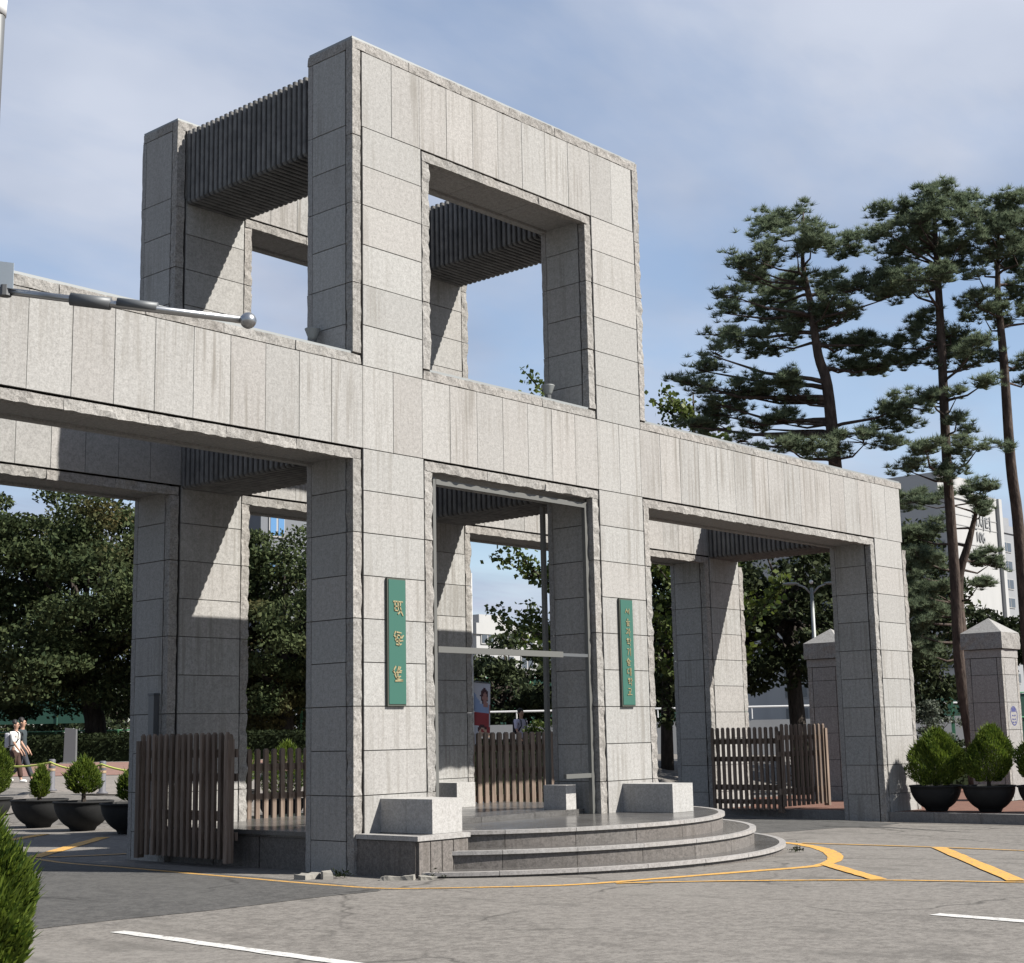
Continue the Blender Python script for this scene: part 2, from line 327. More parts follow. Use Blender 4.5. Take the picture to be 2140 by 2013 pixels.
# rough hewn stone: a gridded box whose chosen faces are broken by noise
def rough_box(name, x0, x1, y0, y1, z0, z1, faces, amp, m, parent, step=0.055):
    L = (x1-x0, y1-y0, z1-z0); n = [max(1, int(round(l/step))) for l in L]; org = (x0, y0, z0); idx = {}; V = []; F = []
    off = Vector((random.uniform(-50, 50), random.uniform(-50, 50), random.uniform(-50, 50)))
    def vid(i, j, k):
        key = (i, j, k)
        if key in idx: return idx[key]
        p = Vector((x0+L[0]*i/n[0], y0+L[1]*j/n[1], z0+L[2]*k/n[2])); q = p*5.5+off
        h = (noise.noise(q)*0.65 + noise.noise(q*2.3)*0.4 + abs(noise.noise(q*1.1+Vector((9, 3, 1))))*0.5)*amp
        d = Vector((0, 0, 0))
        for f in faces:
            ax = 'xyz'.index(f[1]); sg = 1 if f[0] == '+' else -1; e = n[ax] if sg > 0 else 0
            if key[ax] == e: d[ax] += sg*h
        idx[key] = len(V); V.append(p+d); return idx[key]
    for ax in range(3):
        a, b = [(1, 2), (2, 0), (0, 1)][ax]
        for e in (0, n[ax]):
            for i in range(n[a]):
                for j in range(n[b]):
                    def K(u, v): t = [0, 0, 0]; t[ax] = e; t[a] = u; t[b] = v; return vid(*t)
                    q = (K(i, j), K(i+1, j), K(i+1, j+1), K(i, j+1)); F.append(q if e else q[::-1])
    return mk(name, V, F, m, parent)

# ================================================================== GROUND
def drape(name, poly_fn, xs, ys, m, dz):  # grid sheet following gz
    V = [(x, y, gz(x, y)+dz) for y in ys for x in xs]; nx = len(xs); F = []
    for j in range(len(ys)-1):
        for i in range(nx-1): F.append((j*nx+i, j*nx+i+1, (j+1)*nx+i+1, (j+1)*nx+i))
    return mk(name, V, F, m, None)
xs = [-400, -200, -100, -50] + list(np.arange(-30, 4.1, 2.0)) + list(np.arange(4.5, 10, 0.5)) + list(np.arange(10, 60.1, 2.0)) + [80, 110, 160, 230, 320, 450, 700, 1100]
ys = [-400, -200, -100, -50, -30] + list(np.arange(-14, 10, 3.0)) + list(np.arange(10.5, 34.1, 0.75)) + [40, 50, 70, 100, 160, 240, 350, 600, 1100]
struct(drape('ground', None, [float(a) for a in xs], [float(a) for a in ys], 'asphalt', 0.0), 'pale worn asphalt road and forecourt in front of the gate')
def sheet(name, pts, m, dz, label=None):
    """flat polygon sheet on the tilted ground (y < 13)"""
    o = mk(name, [(x, y, gz(x, y)+dz) for x, y in pts], [tuple(range(len(pts)))], m); return struct(o, label)
# newer, darker asphalt of the two driveways under the gate
edge = [(-30, -2.2)] + [(x, -1.93+0.05*math.sin(x*2.1)) for x in np.arange(-14, -1.2, 0.6)] + [(-1.25, -1.85), (-1.05, -1.2), (-0.9, 1.0), (-0.75, 6.5), (-0.5, 12.8), (-30, 12.8)]
sheet('asphalt_driveway', edge, 'asphalt_new', 0.004, 'darker newer asphalt of the driveway through the left opening')
edge2 = [(8.6, 0.35), (9.4, 0.3), (10.3, 0.2), (11.2, -0.05), (12.0, -0.10), (12.7, -0.25), (12.95, -1.0), (12.55, -2.2), (12.2, -3.3), (12.6, -2.3), (13.1, -1.1), (13.4, -0.6), (14.5, -0.5), (14.5, 12.8), (8.6, 12.8)]
sheet('asphalt_driveway', edge2, 'asphalt_new', 0.004, 'darker newer asphalt of the driveway through the right opening')
def stripe(pts, w, m, dz, taper=None):
    V = []; F = []; n = len(pts); ws = w if hasattr(w, '__len__') else [w]*n
    for i, p in enumerate(pts):
        a = Vector(pts[max(0, i-1)]); b = Vector(pts[min(n-1, i+1)]); d = (b-a).normalized(); nn = Vector((-d.y, d.x))
        for s in (-1, 1):
            q = Vector(p)+nn*s*(ws[i]/2+random.uniform(-.012, .008)); V.append((q.x, q.y, gz(q.x, q.y)+dz))
    for i in range(n-1): F.append((2*i, 2*i+2, 2*i+3, 2*i+1))
    return V, F
def smooth_pts(pts, k=6):
    out = []; P = [Vector(p) for p in pts]
    for i in range(len(P)-1):
        p0 = P[max(0, i-1)]; p1 = P[i]; p2 = P[i+1]; p3 = P[min(len(P)-1, i+2)]
        for j in range(k):
            t = j/k; out.append(tuple(0.5*((2*p1) + (-p0+p2)*t + (2*p0-5*p1+4*p2-p3)*t*t + (-p0+3*p1-3*p2+p3)*t**3)))
    out.append(tuple(P[-1])); return out
def marking(name, pts, w, m, label, dz=0.0065, sm=True):
    if not sm or len(pts) == 2:
        q = []
        for a_, b_ in zip(pts[:-1], pts[1:]): q += [tuple(Vector(a_).lerp(Vector(b_), t/14)) for t in range(14)]
        q.append(pts[-1])
    else: q = smooth_pts(pts, 10)
    if hasattr(w, '__len__'): w = list(np.interp(np.linspace(0, 1, len(q)), np.linspace(0, 1, len(w)), w))
    V, F = stripe(q, w, m, dz); return struct(mk(name, V, F, m), label)
marking('road_marking', [(-0.3, 8.6), (-0.94, 5.62), (-1.0, 3.92), (-1.17, 0.0), (-1.19, -1.0), (-1.16, -1.6), (-0.96, -2.04), (-0.39, -2.64)], 0.11, 'yellow_paint_worn', 'faint worn yellow line running past the left side of the gate')
marking('road_marking', [(-0.39, -2.64), (0.48, -3.38), (1.74, -3.76), (3.12, -4.12), (4.3, -4.43), (5.1, -4.27), (5.75, -3.97), (6.35, -3.6), (7.05, -3.08), (7.7, -2.45), (8.2, -1.75), (8.42, -1.0), (8.55, 0.4), (8.6, 3)],
        [0.11, 0.13, 0.15, 0.17, 0.18, 0.21, 0.23, 0.24, 0.24, 0.22, 0.18, 0.14, 0.12, 0.12], 'yellow_paint', 'yellow line hooking round the right end of the round steps')
marking('road_marking', [(0.9, -3.72), (1.4, -4.17), (2.1, -4.95), (2.93, -6.14), (3.59, -7.69), (4.2, -9.6)], 0.10, 'yellow_paint', 'thin yellow line nearest the road edge of the hatched island', 0.0095)
marking('road_marking', [(8.3, -1.9), (8.46, -4.11), (8.42, -5.65), (8.3, -9.5)], 0.12, 'yellow_paint_worn', 'thin yellow line on the gate side of the hatched island', 0.0095)
marking('road_marking', [(4.68, -4.45), (3.02, -6.12)], 0.21, 'yellow_paint', 'short yellow hatch bar beside the curve', 0.0125)
marking('road_marking', [(8.38, -4.3), (3.72, -7.55)], 0.23, 'yellow_paint', 'long worn yellow hatch bar', 0.0125)
marking('road_marking', [(-0.6, 6.95), (3.2, 10.75)], 0.26, 'yellow_paint', 'yellow hatch bar behind the left opening', 0.0095)
marking('road_marking', [(0.2, 10.4), (3.2, 12.9)], 0.26, 'yellow_paint', 'second yellow hatch bar behind the left opening', 0.0095)
marking('road_marking', [(-0.45, 6.75), (0.2, 6.4), (1.0, 6.2), (2.5, 6.1)], 0.13, 'yellow_paint', 'thin yellow line behind the back left pillar', 0.0125)
marking('road_marking', [(-5.5, -2.75), (-5.62, -6.0), (-5.85, -12)], 0.16, 'white_paint', 'white lane line in the left foreground', 0.0065, False)
marking('road_marking', [(0.02, -8.3), (-0.05, -9.3), (-0.2, -13)], 0.2, 'white_paint', 'white lane line at the right edge', 0.0065, False)
marking('gutter_line', [(14.62, -9), (14.68, -2.9), (14.62, -0.2), (14.62, 4.2)], 0.10, 'pale_paver', 'pale concrete gutter line at the foot of the right kerb', 0.009)
# crosswalk bars seen between the pickets
for i in range(5):
    y0 = 8.0+i*0.9; marking('road_marking', [(7.2, y0), (11.5, y0+0.25)], 0.42, 'white_paint', 'white crossing bar behind the middle opening', 0.0095)

# right pavement: kerb stones and red pavers
def pave_top(x): return -0.0085*x+0.20
o = mk('pavement', [(15.14, -14, pave_top(15.14)-.004), (60, -14, pave_top(60)-.004), (60, 7, pave_top(60)-.004), (15.14, 7, pave_top(15.14)-.004),
                    (15.14, -14, -1), (60, -14, -1), (60, 7, -1), (15.14, 7, -1)], [(0, 1, 2, 3), (0, 3, 7, 4), (1, 0, 4, 5)], 'red_paver')
pavement = struct(o, 'red paved footway beside the right pillar')
def kerb(y0, y1, x=14.95):
    box('kerb_stone', x, x+0.19, y0+.004, y1-.004, -0.5, pave_top(x)+0.002*random.random(), 'kerb_stone', pavement)
for i in range(13): kerb(-13.02+i, -12.02+i) if i < 13 else None
kerb(1.02, 2.05); kerb(2.05, 3.1); kerb(3.1, 4.2)
# campus plaza inside, seen through the left opening
fx = Vector((cf.x, cf.y)).normalized(); rx = Vector((fx.y, -fx.x)); c0 = Vector((CAM.x, CAM.y))
def plaza(name, d0, d1, s0, s1, m, dz, label):
    V = []; F = []; nu, nv = 24, 10
    for i in range(nu+1):
        for j in range(nv+1):
            p = c0 + fx*(d0+(d1-d0)*j/nv) + rx*(s0+(s1-s0)*i/nu); V.append((p.x, p.y, gz(p.x, p.y)+dz))
    for i in range(nu):
        for j in range(nv): a = i*(nv+1)+j; F.append((a, a+nv+1, a+nv+2, a+1))
    return struct(mk(name, V, F, m), label)
plaza('plaza', 37.5, 46, -40, 4, 'pale_paver', 0.03, 'pale paved walk behind the bowl planters')
plaza('path', 46.2, 53, -40, 4, 'pink_paver', 0.03, 'pink paved path in front of the hedge')

# ================================================================== THE GATE
J16 = 1.03; HC = 0.6
def zJ(k): return J16+(16-k)*HC
YF = (0.0, 0.98); YB = (4.26, 5.24)
PX = {'0': (-9.50, -7.95), '1': (0.0, 1.56), '2': (5.36, 6.93), '3': (14.89, 16.46)}
SW, GR, IN = 0.15, 0.05, 0.08       # corner strip, groove, inset of the core behind the panels
Z_BEAM0, Z_BEAM1 = zJ(8), zJ(6); ZB_CAP = Z_BEAM1+0.165
Z_TOP0 = zJ(0); Z_TOP1 = Z_TOP0+1.17; ZT_CAP = Z_TOP1+0.18
gate = thing('stone_gate', 'monumental grey granite gateway with a tall square frame over three openings', 'gate')
JG = 0.0065
def panel(parent, nm, x0, x1, y0, y1, z0, z1, m):
    j = random.uniform(-0.002, 0.002)
    return mk(nm, [(x+j*(0 if abs(x1-x0) > .2 else 1), y+j*(0 if abs(y1-y0) > .2 else 1), z) for x, y, z in bv(x0, x1, y0, y1, z0, z1)], BF, m, parent)
def pillar(xr, yr, ztop, tall, rows_skip=(), visible=True):
    """core with granite facing: front (-Y), left (-X) course panels; corner stones front left/right; plain claddings behind"""
    x0, x1 = xr; y0, y1 = yr
    zb = -0.6
    core = box('pillar', x0+IN, x1-IN, y0+IN, y1-IN, zb, ztop-0.02, 'mortar', gate)
    # course levels
    lev = [zb]+[zJ(16)-0.6]+[zJ(k) for k in range(16, 7, -1)]
    if tall: up = [zJ(6)]+[zJ(k) for k in range(5, -1, -1)]
    # front panels below the beam
    fx0, fx1 = x0+SW+GR, x1-SW-GR*0.4
    ly0, ly1 = y0+0.13+0.03, y1-0.11
    def courses(L):
        for a, b in zip(L[:-1], L[1:]):
            panel(core, 'stone_panel', fx0, fx1, y0, y0+.024, a+JG, b-JG, 'granite')
            panel(core, 'side_panel', x0, x0+.024, ly0, ly1, a+JG, b-JG, 'granite')
    courses(lev)
    if tall:
        courses(up)
        for a, b in ((zJ(8), zJ(6)), (Z_TOP0, Z_TOP1)):
            panel(core, 'side_panel', x0, x0+.024, ly0, ly1, a+JG, b-JG, 'granite')
    ztb = ZT_CAP-.06 if tall else Z_BEAM0-.02
    box('joint_bed', fx0+.004, fx1-.004, y0+.022, y0+IN-.002, zb, ztb, 'joint_mortar', core); box('joint_bed', x0+.022, x0+IN-.002, ly0+.004, ly1-.004, zb, ztb, 'joint_mortar', core)
    # corner stones (rough), two courses each
    def corner(a, b, side):
        if side < 0: rough_box('corner_stone', x0, x0+SW, y0, y0+0.13, a+.006, b-.006, ('-y', '-x'), 0.028, 'granite_rough', core)
        else: rough_box('corner_stone', x1-SW, x1, y0, y0+0.13, a+.006, b-.006, ('-y', '+x'), 0.028, 'granite_rough', core)
    ks = [zb]+[zJ(k) for k in (16, 14, 12, 10)]+[Z_BEAM0-0.165]
    for a, b in zip(ks[:-1], ks[1:]): corner(a, b, -1); corner(a, b, 1)
    if tall:
        ks = [ZB_CAP, zJ(4), zJ(2), zJ(0)-0.165]
        for a, b in zip(ks[:-1], ks[1:]):
            corner(a, b, -1); corner(a, b, 1)
    # back corner strips on the left side, smooth
    ztt = (ZT_CAP-0.02) if tall else Z_BEAM0
    ks = [zb]+[zJ(k) for k in (16, 14, 12, 10, 8)]+([zJ(6), zJ(4), zJ(2), zJ(0), Z_TOP1] if tall else [])
    for a, b in zip(ks[:-1], ks[1:]):
        rough_box('back_corner_stone', x0, x0+0.12, y1-0.1, y1, a+.005, b-.005, ('-x', '+y'), 0.008, 'granite_plain', core, 0.1)
    # plain facing where no one looks: right and back
    box('right_facing', x1-IN-.01, x1-.004, y0+0.14, y1-.004, zb, ztt-.02, 'granite_plain', core)
    box('back_facing', x0+0.125, x1-.05, y1-IN-.01, y1-.003, zb, ztt-.02, 'granite_plain', core)
    return core
def split(a, b, w):
    n = max(1, round((b-a)/w)); return [(a+(b-a)*i/n, a+(b-a)*(i+1)/n) for i in range(n)]
def beam(xa, xb, yr, z0, z1, zcap, segs, rough_under, caps, left_end=None, right_end=None):
    """segs: panel x-ranges; rough_under: (x0,x1) of the openings below the beam; caps: x-ranges of the rough coping"""
    y0, y1 = yr
    core = box('beam', xa+IN, xb-IN, y0+IN+.003, y1-IN, z0+0.012, zcap-0.03, 'mortar', gate)
    for a, b in segs: panel(core, 'beam_panel', a+JG*.7, b-JG*.7, y0, y0+.026, z0+JG, z1-JG, 'granite_beam')
    box('joint_bed', segs[0][0]+.01, segs[-1][1]-.01, y0+.0225, y0+IN+.001, z0+.03, z1+.004, 'joint_mortar', core)
    for a, b in rough_under:
        for s, e in split(a-SW, b+SW, 1.25):
            rough_box('lintel_stone', s+.004, e-.004, y0, y0+0.13, z0-0.165, z0-0.03, ('-y', '-z'), 0.03, 'granite_rough', core)
        for s, e in split(a, b, 1.25): box('soffit_panel', s+.005, e-.005, y0+0.16, y1-0.16, z0-0.125, z0+0.02, 'granite_plain', core)
        box('soffit_back_strip', a+.002, b-.002, y1-0.13, y1, z0-0.155, z0+0.02, 'granite_plain', core)
    for a, b in caps:
        for s, e in split(a, b, 1.22):
            rough_box('coping_stone', s+.004, e-.004, y0, y0+0.14, z1+.006, zcap-0.03, ('-y',), 0.028, 'granite_rough', core)
        ca = a+SW+.01 if a-xa > .1 or (abs(a-xa) > .005) else a+.01; cb = b-SW-.01 if abs(b-xb) > .005 else b-.01
        box('coping_cover', ca, cb, y0+0.02, y1-.01, zcap-0.03, zcap+0.012, 'coping_metal', core)
        if abs(a-xa) < .005:
            for s, e in ((y0+.146, y0+.56), (y0+.568, y1)): rough_box('coping_stone', xa, xa+.14, s, e, z1+.006, zcap-.03, ('-x', '+y'), .02, 'granite_rough', core)
    box('back_facing', xa+.02, xb-.02, y1-IN-.008, y1-.001, z0+0.021, zcap-0.031, 'granite_plain', core)
    return core
for yr, front in ((YF, True), (YB, False)):
    for k in '0123':
        tall = k in '12'
        pillar(PX[k], yr, ZT_CAP if tall else Z_BEAM0, tall)
    g = 0.185
    A, B, C_, D_ = PX['0'], PX['1'], PX['2'], PX['3']
    # left wing, middle and right wing of the long beam
    beam(A[0], B[0], yr, Z_BEAM0, Z_BEAM1, ZB_CAP, [(A[0]+.15, A[0]+.78), (A[0]+.78, A[1]-.02)] + split(A[1]-.02, B[0]+g, 0.6), [(A[1], B[0])], [(A[0], B[0]+SW)])
    c = beam(B[0], C_[1], yr, Z_BEAM0, Z_BEAM1, ZB_CAP, [(B[0]+g, B[0]+g+.6), (B[0]+g+.6, B[1]-g)] + split(B[1]-g, C_[0]+g, 0.59) + [(C_[0]+g, C_[0]+g+.6), (C_[0]+g+.6, C_[1]-g)],
             [(B[1], C_[0])], [(B[1]-SW, C_[0]+SW)])
    beam(C_[1], D_[1], yr, Z_BEAM0, Z_BEAM1, ZB_CAP, split(C_[1]-g, D_[0]+g, 0.6) + [(D_[0]+g, D_[0]+g+.6), (D_[0]+g+.6, D_[1]-.1)], [(C_[1], D_[0])], [(C_[1]-SW, D_[1])])
    # top beam of the tall frame
    t = beam(B[0], C_[1], yr, Z_TOP0, Z_TOP1, ZT_CAP, [(B[0]+g, B[0]+g+.6), (B[0]+g+.6, B[1]-g)] + split(B[1]-g, C_[0]+g, 0.59) + [(C_[0]+g, C_[0]+g+.6), (C_[0]+g+.6, C_[1]-g)],
             [(B[1], C_[0])], [(B[0], C_[1])])
    for s in (-1, 1):   # rough strips flanking the ends of the beam zones
        for (xa, xb) in ((B[0], B[0]+SW), (C_[1]-SW, C_[1])):
            if s < 0: rough_box('corner_stone', xa, xb, yr[0], yr[0]+.13, zJ(0)-0.16, Z_TOP1+.0, ('-y', '-x' if xa == B[0] else '+x'), 0.022, 'granite_rough', t)
    for (xa, xb) in ((B[1]-SW, B[1]), (C_[0], C_[0]+SW)):
        pass
# ribbed concrete beams tying front and back
def ribbed(xr, z0, z1):
    x0, x1 = xr[0]+0.17, xr[1]-0.17; y0, y1 = YF[1], YB[0]
    core = box('ribbed_beam', x0+.065, x1-.065, y0-.01, y1+.01, z0+.065, z1-.06, 'rib_concrete', gate)
    n = 27; p = (y1-y0)/n; ch = 0.035
    for i in range(n):
        a = y0+i*p+p*0.2; b = a+p*0.58
        V = []; F = []
        prof = [(x0, z1-.005*random.random()), (x0, z0+ch), (x0+ch, z0), (x1-ch, z0), (x1, z0+ch), (x1, z1)]
        e = 0.012
        for yy, ins in ((a, e), (a+e, 0), (b-e, 0), (b, e)):
            for (x, z) in prof:
                xx = x+ins if x < (x0+x1)/2 else x-ins
                V.append((xx, yy, z + (ins if z < (z0+z1)/2 else 0)))
        m = len(prof)
        for k in range(3):
            for j in range(m): F.append((k*m+j, k*m+(j+1) % m, (k+1)*m+(j+1) % m, (k+1)*m+j))
        F.append(tuple(range(m))[::-1]); F.append(tuple(range(3*m, 4*m)))
        mk('rib', V, F, 'rib_concrete', core)
for k in '12': ribbed(PX[k], zJ(0)-0.10, Z_TOP1-0.0)
for k in '123': ribbed(PX[k], Z_BEAM0-0.06, Z_BEAM1-.02)

# ---------------------------------------------------------------- steps and platform
CX, CY = 4.18, 1.78; ZP = 0.53
steps = thing('round_steps', 'round granite steps and polished platform under the middle of the gate', 'steps')
def arc_pts(r, t0, t1, n): return [(CX+r*math.sin(t0+(t1-t0)*i/n), CY-r*math.cos(t0+(t1-t0)*i/n)) for i in range(n+1)]
def seg(name, r0, r1, ta, tb, z0, z1, m, par, n=6):
    V = []; F = []
    for i in range(n+1):
        t = ta+(tb-ta)*i/n
        for r in (r0, r1):
            for z in (z0, z1): V.append((CX+r*math.sin(t), CY-r*math.cos(t), z))
    for i in range(n):
        a = i*4; b = a+4
        F += [(a, b, b+1, a+1), (a+2, a+3, b+3, b+2), (a+1, b+1, b+3, a+3), (a, a+2, b+2, b)]
    F += [(0, 1, 3, 2), (n*4, n*4+2, n*4+3, n*4+1)]
    return mk(name, V, F, m, par)
BLK_Y = -1.18
tiers = [(4.10, ZP, 0.30), (4.58, 0.30, 0.07), (5.03, 0.07, -0.25)]
for ti, (r, zt, zbm) in enumerate(tiers):
    tl = -0.95
    tr = R_(88)
    ln = (tr-tl)*r; n = max(4, round(ln/1.05)); tier = None
    V = [(CX, CY, zt-.05)]
    tier = mk('step_core', [(x, y, z) for z in (zbm-.02, zt-.045) for x, y in ([(CX, CY+.3)]+arc_pts(r-.09, tl, tr, 40))],
              [tuple(range(42))[::-1], tuple(range(42, 84))] + [(i, (i+1) % 42, 42+(i+1) % 42, 42+i) for i in range(42)], 'mortar', steps)
    for i in range(n):
        a = tl+(tr-tl)*i/n; b = tl+(tr-tl)*(i+1)/n; g = 0.004/r
        seg('riser_stone', r-.09, r-.035, a+g, b-g, zbm-.01, zt-.052, 'granite_step', tier)
        a2 = a+0.35*(tr-tl)/n if i < n-1 else a+.3*(tr-tl)/n
        seg('nosing_stone', r-.10, r, a+g, b-g, zt-.05, zt+.0015*random.random(), 'granite_nosing', tier)
    # tread behind the nosing
    r_in = tiers[ti-1][0]-.12 if ti else None
    if ti:
        seg('tread', r_in, r-.103, tl, tr, zt-.05, zt-.003, 'granite_deck', tier, 40)
# platform deck: polygon in front plus the passage between the frames
deck = [(0.06, 5.30), (0.06, 0.0), (0.06, BLK_Y+.05)] + [(1.0, BLK_Y+.05)] + [p for p in arc_pts(4.10-.102, -.89, R_(88), 40)] + [(8.18, 5.30)]
dk = mk('platform_deck', [(x, y, ZP-.003) for x, y in deck] + [(x, y, ZP-.09) for x, y in deck], [tuple(range(len(deck)))] + [(i, len(deck)+i, len(deck)+(i+1) % len(deck), (i+1) % len(deck)) for i in range(len(deck))], 'granite_deck', steps)
# low base wall under the deck on the left and right, block beside pillar one
wall = box('base_wall', 0.10, 8.1, 1.75, 5.22, -0.4, ZP-.1, 'granite_step', steps)
for i in range(3): box('base_panel', 0.075, 0.105, 1.02+i*1.07, 2.06+i*1.07, -0.4, ZP-.095, 'granite_step', wall)
box('edge_stone', 0.02, 0.20, 1.0, 4.24, ZP-.06, ZP+.002, 'granite_deck', wall)
blk = box('side_block', 0.06, 1.0, BLK_Y+.04, -0.01, -0.4, ZP-.07, 'granite_step', steps)
mk('side_slab', [(0.025, -0.01, ZP-.06), (0.025, BLK_Y-.01, ZP-.06), (1.02, BLK_Y-.01, ZP-.06), (1.02, BLK_Y+.12, ZP-.06), (0.20, BLK_Y+.12, ZP-.06), (0.20, -.01, ZP-.06),
                 (0.025, -0.01, ZP+.002), (0.025, BLK_Y-.01, ZP+.002), (1.02, BLK_Y-.01, ZP+.002), (1.02, BLK_Y+.12, ZP+.002), (0.20, BLK_Y+.12, ZP+.002), (0.20, -.01, ZP+.002)],
   [(6, 7, 8, 9, 10, 11), (0, 1, 7, 6), (1, 2, 8, 7), (2, 3, 9, 8), (3, 4, 10, 9), (4, 5, 11, 10), (5, 0, 6, 11), (5, 4, 3, 2, 1, 0)], 'granite_nosing', blk)
for i, (a, b) in enumerate(((0.07, 0.27), (0.285, 0.485), (0.50, 0.70), (0.715, 0.99))): box('fluted_panel', a, b, BLK_Y+.01, BLK_Y+.045, -0.4, ZP-.072, 'granite_step', blk)
box('side_panel', 0.045, 0.062, BLK_Y+.055, -0.02, -0.4, ZP-.072, 'granite_step', blk)
# low threshold slabs across the middle opening
for i, (a, b) in enumerate(split(1.62, 5.3, 1.25)): box('threshold_slab', a+.004, b-.004, 0.30, 1.2, ZP-.002, ZP+.075, 'granite_deck', steps)
# bench blocks
def bench(label, x0, x1, y0, y1, joint=True, z1=0.98):
    t = thing('granite_bench', label, 'bench', ((x0+x1)/2, (y0+y1)/2, ZP), group='granite block benches on the platform')
    cx, cy = (x0+x1)/2, (y0+y1)/2
    ym = (y0+y1)/2 if joint else y0
    if joint:
        box('bench_block', x0-cx, x1-cx, y0-cy, -.003, 0, z1-ZP, 'granite_bench', t); box('bench_block', x0-cx, x1-cx, .003, y1-cy, 0, z1-ZP-.002, 'granite_bench', t)
    else: box('bench_block', x0-cx, x1-cx, y0-cy, y1-cy, 0, z1-ZP, 'granite_bench', t)
    return t
bench('two-piece granite block bench against the pillar with the three-character sign', 0.49, 1.06, -1.0, -0.004)
bench('granite block bench against the pillar with the long green sign', 5.94, 6.50, -1.0, -0.004, False)
bench('granite block bench behind the left post of the metal frame, by the back pillar', 5.9, 6.38, 3.72, 4.25, False, .97)
bench('small granite block bench inside the middle opening beside the right pillar', 4.88, 5.13, 0.33, 0.80, False, 0.99)

# ---------------------------------------------------------------- metal frame in the middle opening
fr = thing('metal_door_frame', 'thin grey metal frame lining the middle opening', 'frame', (3.46, 0.12, ZP))
def fbox(n, x0, x1, y0, y1, z0, z1, par=fr): return box(n, x0-3.46, x1-3.46, y0-.12, y1-.12, z0-ZP, z1-ZP, 'frame_metal', par)
fbox('post', 1.675, 1.735, 0.09, 0.16, ZP, 5.60); fbox('post', 5.26, 5.335, 0.09, 0.16, ZP+.0, 5.60); fbox('post', 5.14, 5.21, 0.90, 0.97, ZP+.08, 5.60)
fbox('top_rail', 1.745, 5.26, 0.09, 0.16, 5.50, 5.58); fbox('cross_bar', 1.747, 4.6, 0.08, 0.15, 3.01, 3.10); box('bar_shaded_end', 4.601-3.46, 5.258-3.46, -.02, .02, 3.03-ZP, 3.08-ZP, 'dark_metal', fr); fbox('low_rail', 4.62, 5.258, 0.095, 0.155, 1.10, 1.17)  # right end of the cross bar: its shade painted as a thinner, darker piece
for z in (1.2, 3.25, 5.45):
    fbox('bracket', 1.575, 1.664, 0.10, 0.15, z, z+.05); fbox('bracket', 5.336, 5.352, 0.10, 0.15, z, z+.05)

# ---------------------------------------------------------------- green name boards with gilt letters
GL = {  # strokes in a unit square (x right, y up): polylines
 'a': [[(.1, .95), (.95, .95)], [(.22, .9), (.2, .35)], [(.2, .62), (.5, .62)], [(.22, .35), (.55, .3)], [(.5, .92), (.55, .3)], [(.75, .85), (.72, .6), (.8, .4)], [(.55, .1), (.8, .3), (.98, .0)]],
 'b': [[(.2, .98), (.1, .8)], [(.35, .95), (.75, .9)], [(.1, .7), (.25, .55), (.2, .4)], [(.35, .75), (.7, .7), (.68, .45), (.35, .45), (.35, .75)], [(.8, .55), (.98, .72)], [(.3, .3), (.9, .36)], [(.5, .42), (.55, .05)], [(.3, .1), (.55, .05), (.75, .12)]],
 'c': [[(.3, .98), (.1, .7), (.3, .5)], [(.6, .98), (.5, .75)], [(.75, .95), (.6, .7), (.85, .72)], [(.4, .62), (.8, .6)], [(.25, .45), (.4, .2), (.95, .08)], [(.5, .5), (.5, .25), (.75, .35)], [(.3, .05), (.95, .05)]],
}
def glyph(st, w):
    mb = MB()
    for pl in st:
        for a, b in zip(pl[:-1], pl[1:]):
            a = Vector((a[0], 0, a[1])); b = Vector((b[0], 0, b[1])); d = (b-a); n = Vector((-d.z, 0, d.x)).normalized()*w/2; e = d.normalized()*w*.35
            p = [a-e+n, a-e-n, b+e-n*.6, b+e+n*.6]
            mb.add([q+Vector((0, -.02, 0)) for q in p]+[q+Vector((0, .02, 0)) for q in p], [(0, 1, 2, 3), (7, 6, 5, 4), (0, 4, 5, 1), (1, 5, 6, 2), (2, 6, 7, 3), (3, 7, 4, 0)])
    return mb
def name_board(label, x0, x1, z0, z1, chars):
    t = thing('name_board', label, 'sign', ((x0+x1)/2, -.012, z0), group='green name boards on the front pillars'); w = x1-x0; h = z1-z0
    box('board', -w/2, w/2, -.03, .011, 0, h, 'sign_edge', t)
    box('board_face', -w/2+.022, w/2-.012, -.038, -.0301, .028, h-.02, 'sign_green', t)
    for (st, cx, cz, s) in chars:
        o = glyph(st, .12).build('letter', 'gold_letter', t); o.location = (cx-s/2, -.043, cz); o.scale = (s, .25, s)
    return t
name_board('green name board with three large gilt characters on the left front pillar', 0.605, 0.965, 2.23, 4.02,
           [(GL['a'], 0.01, 1.27, .20), (GL['b'], 0.02, 0.84, .20), (GL['c'], 0.0, 0.34, .21)])
rs = random.Random(3); chars = []
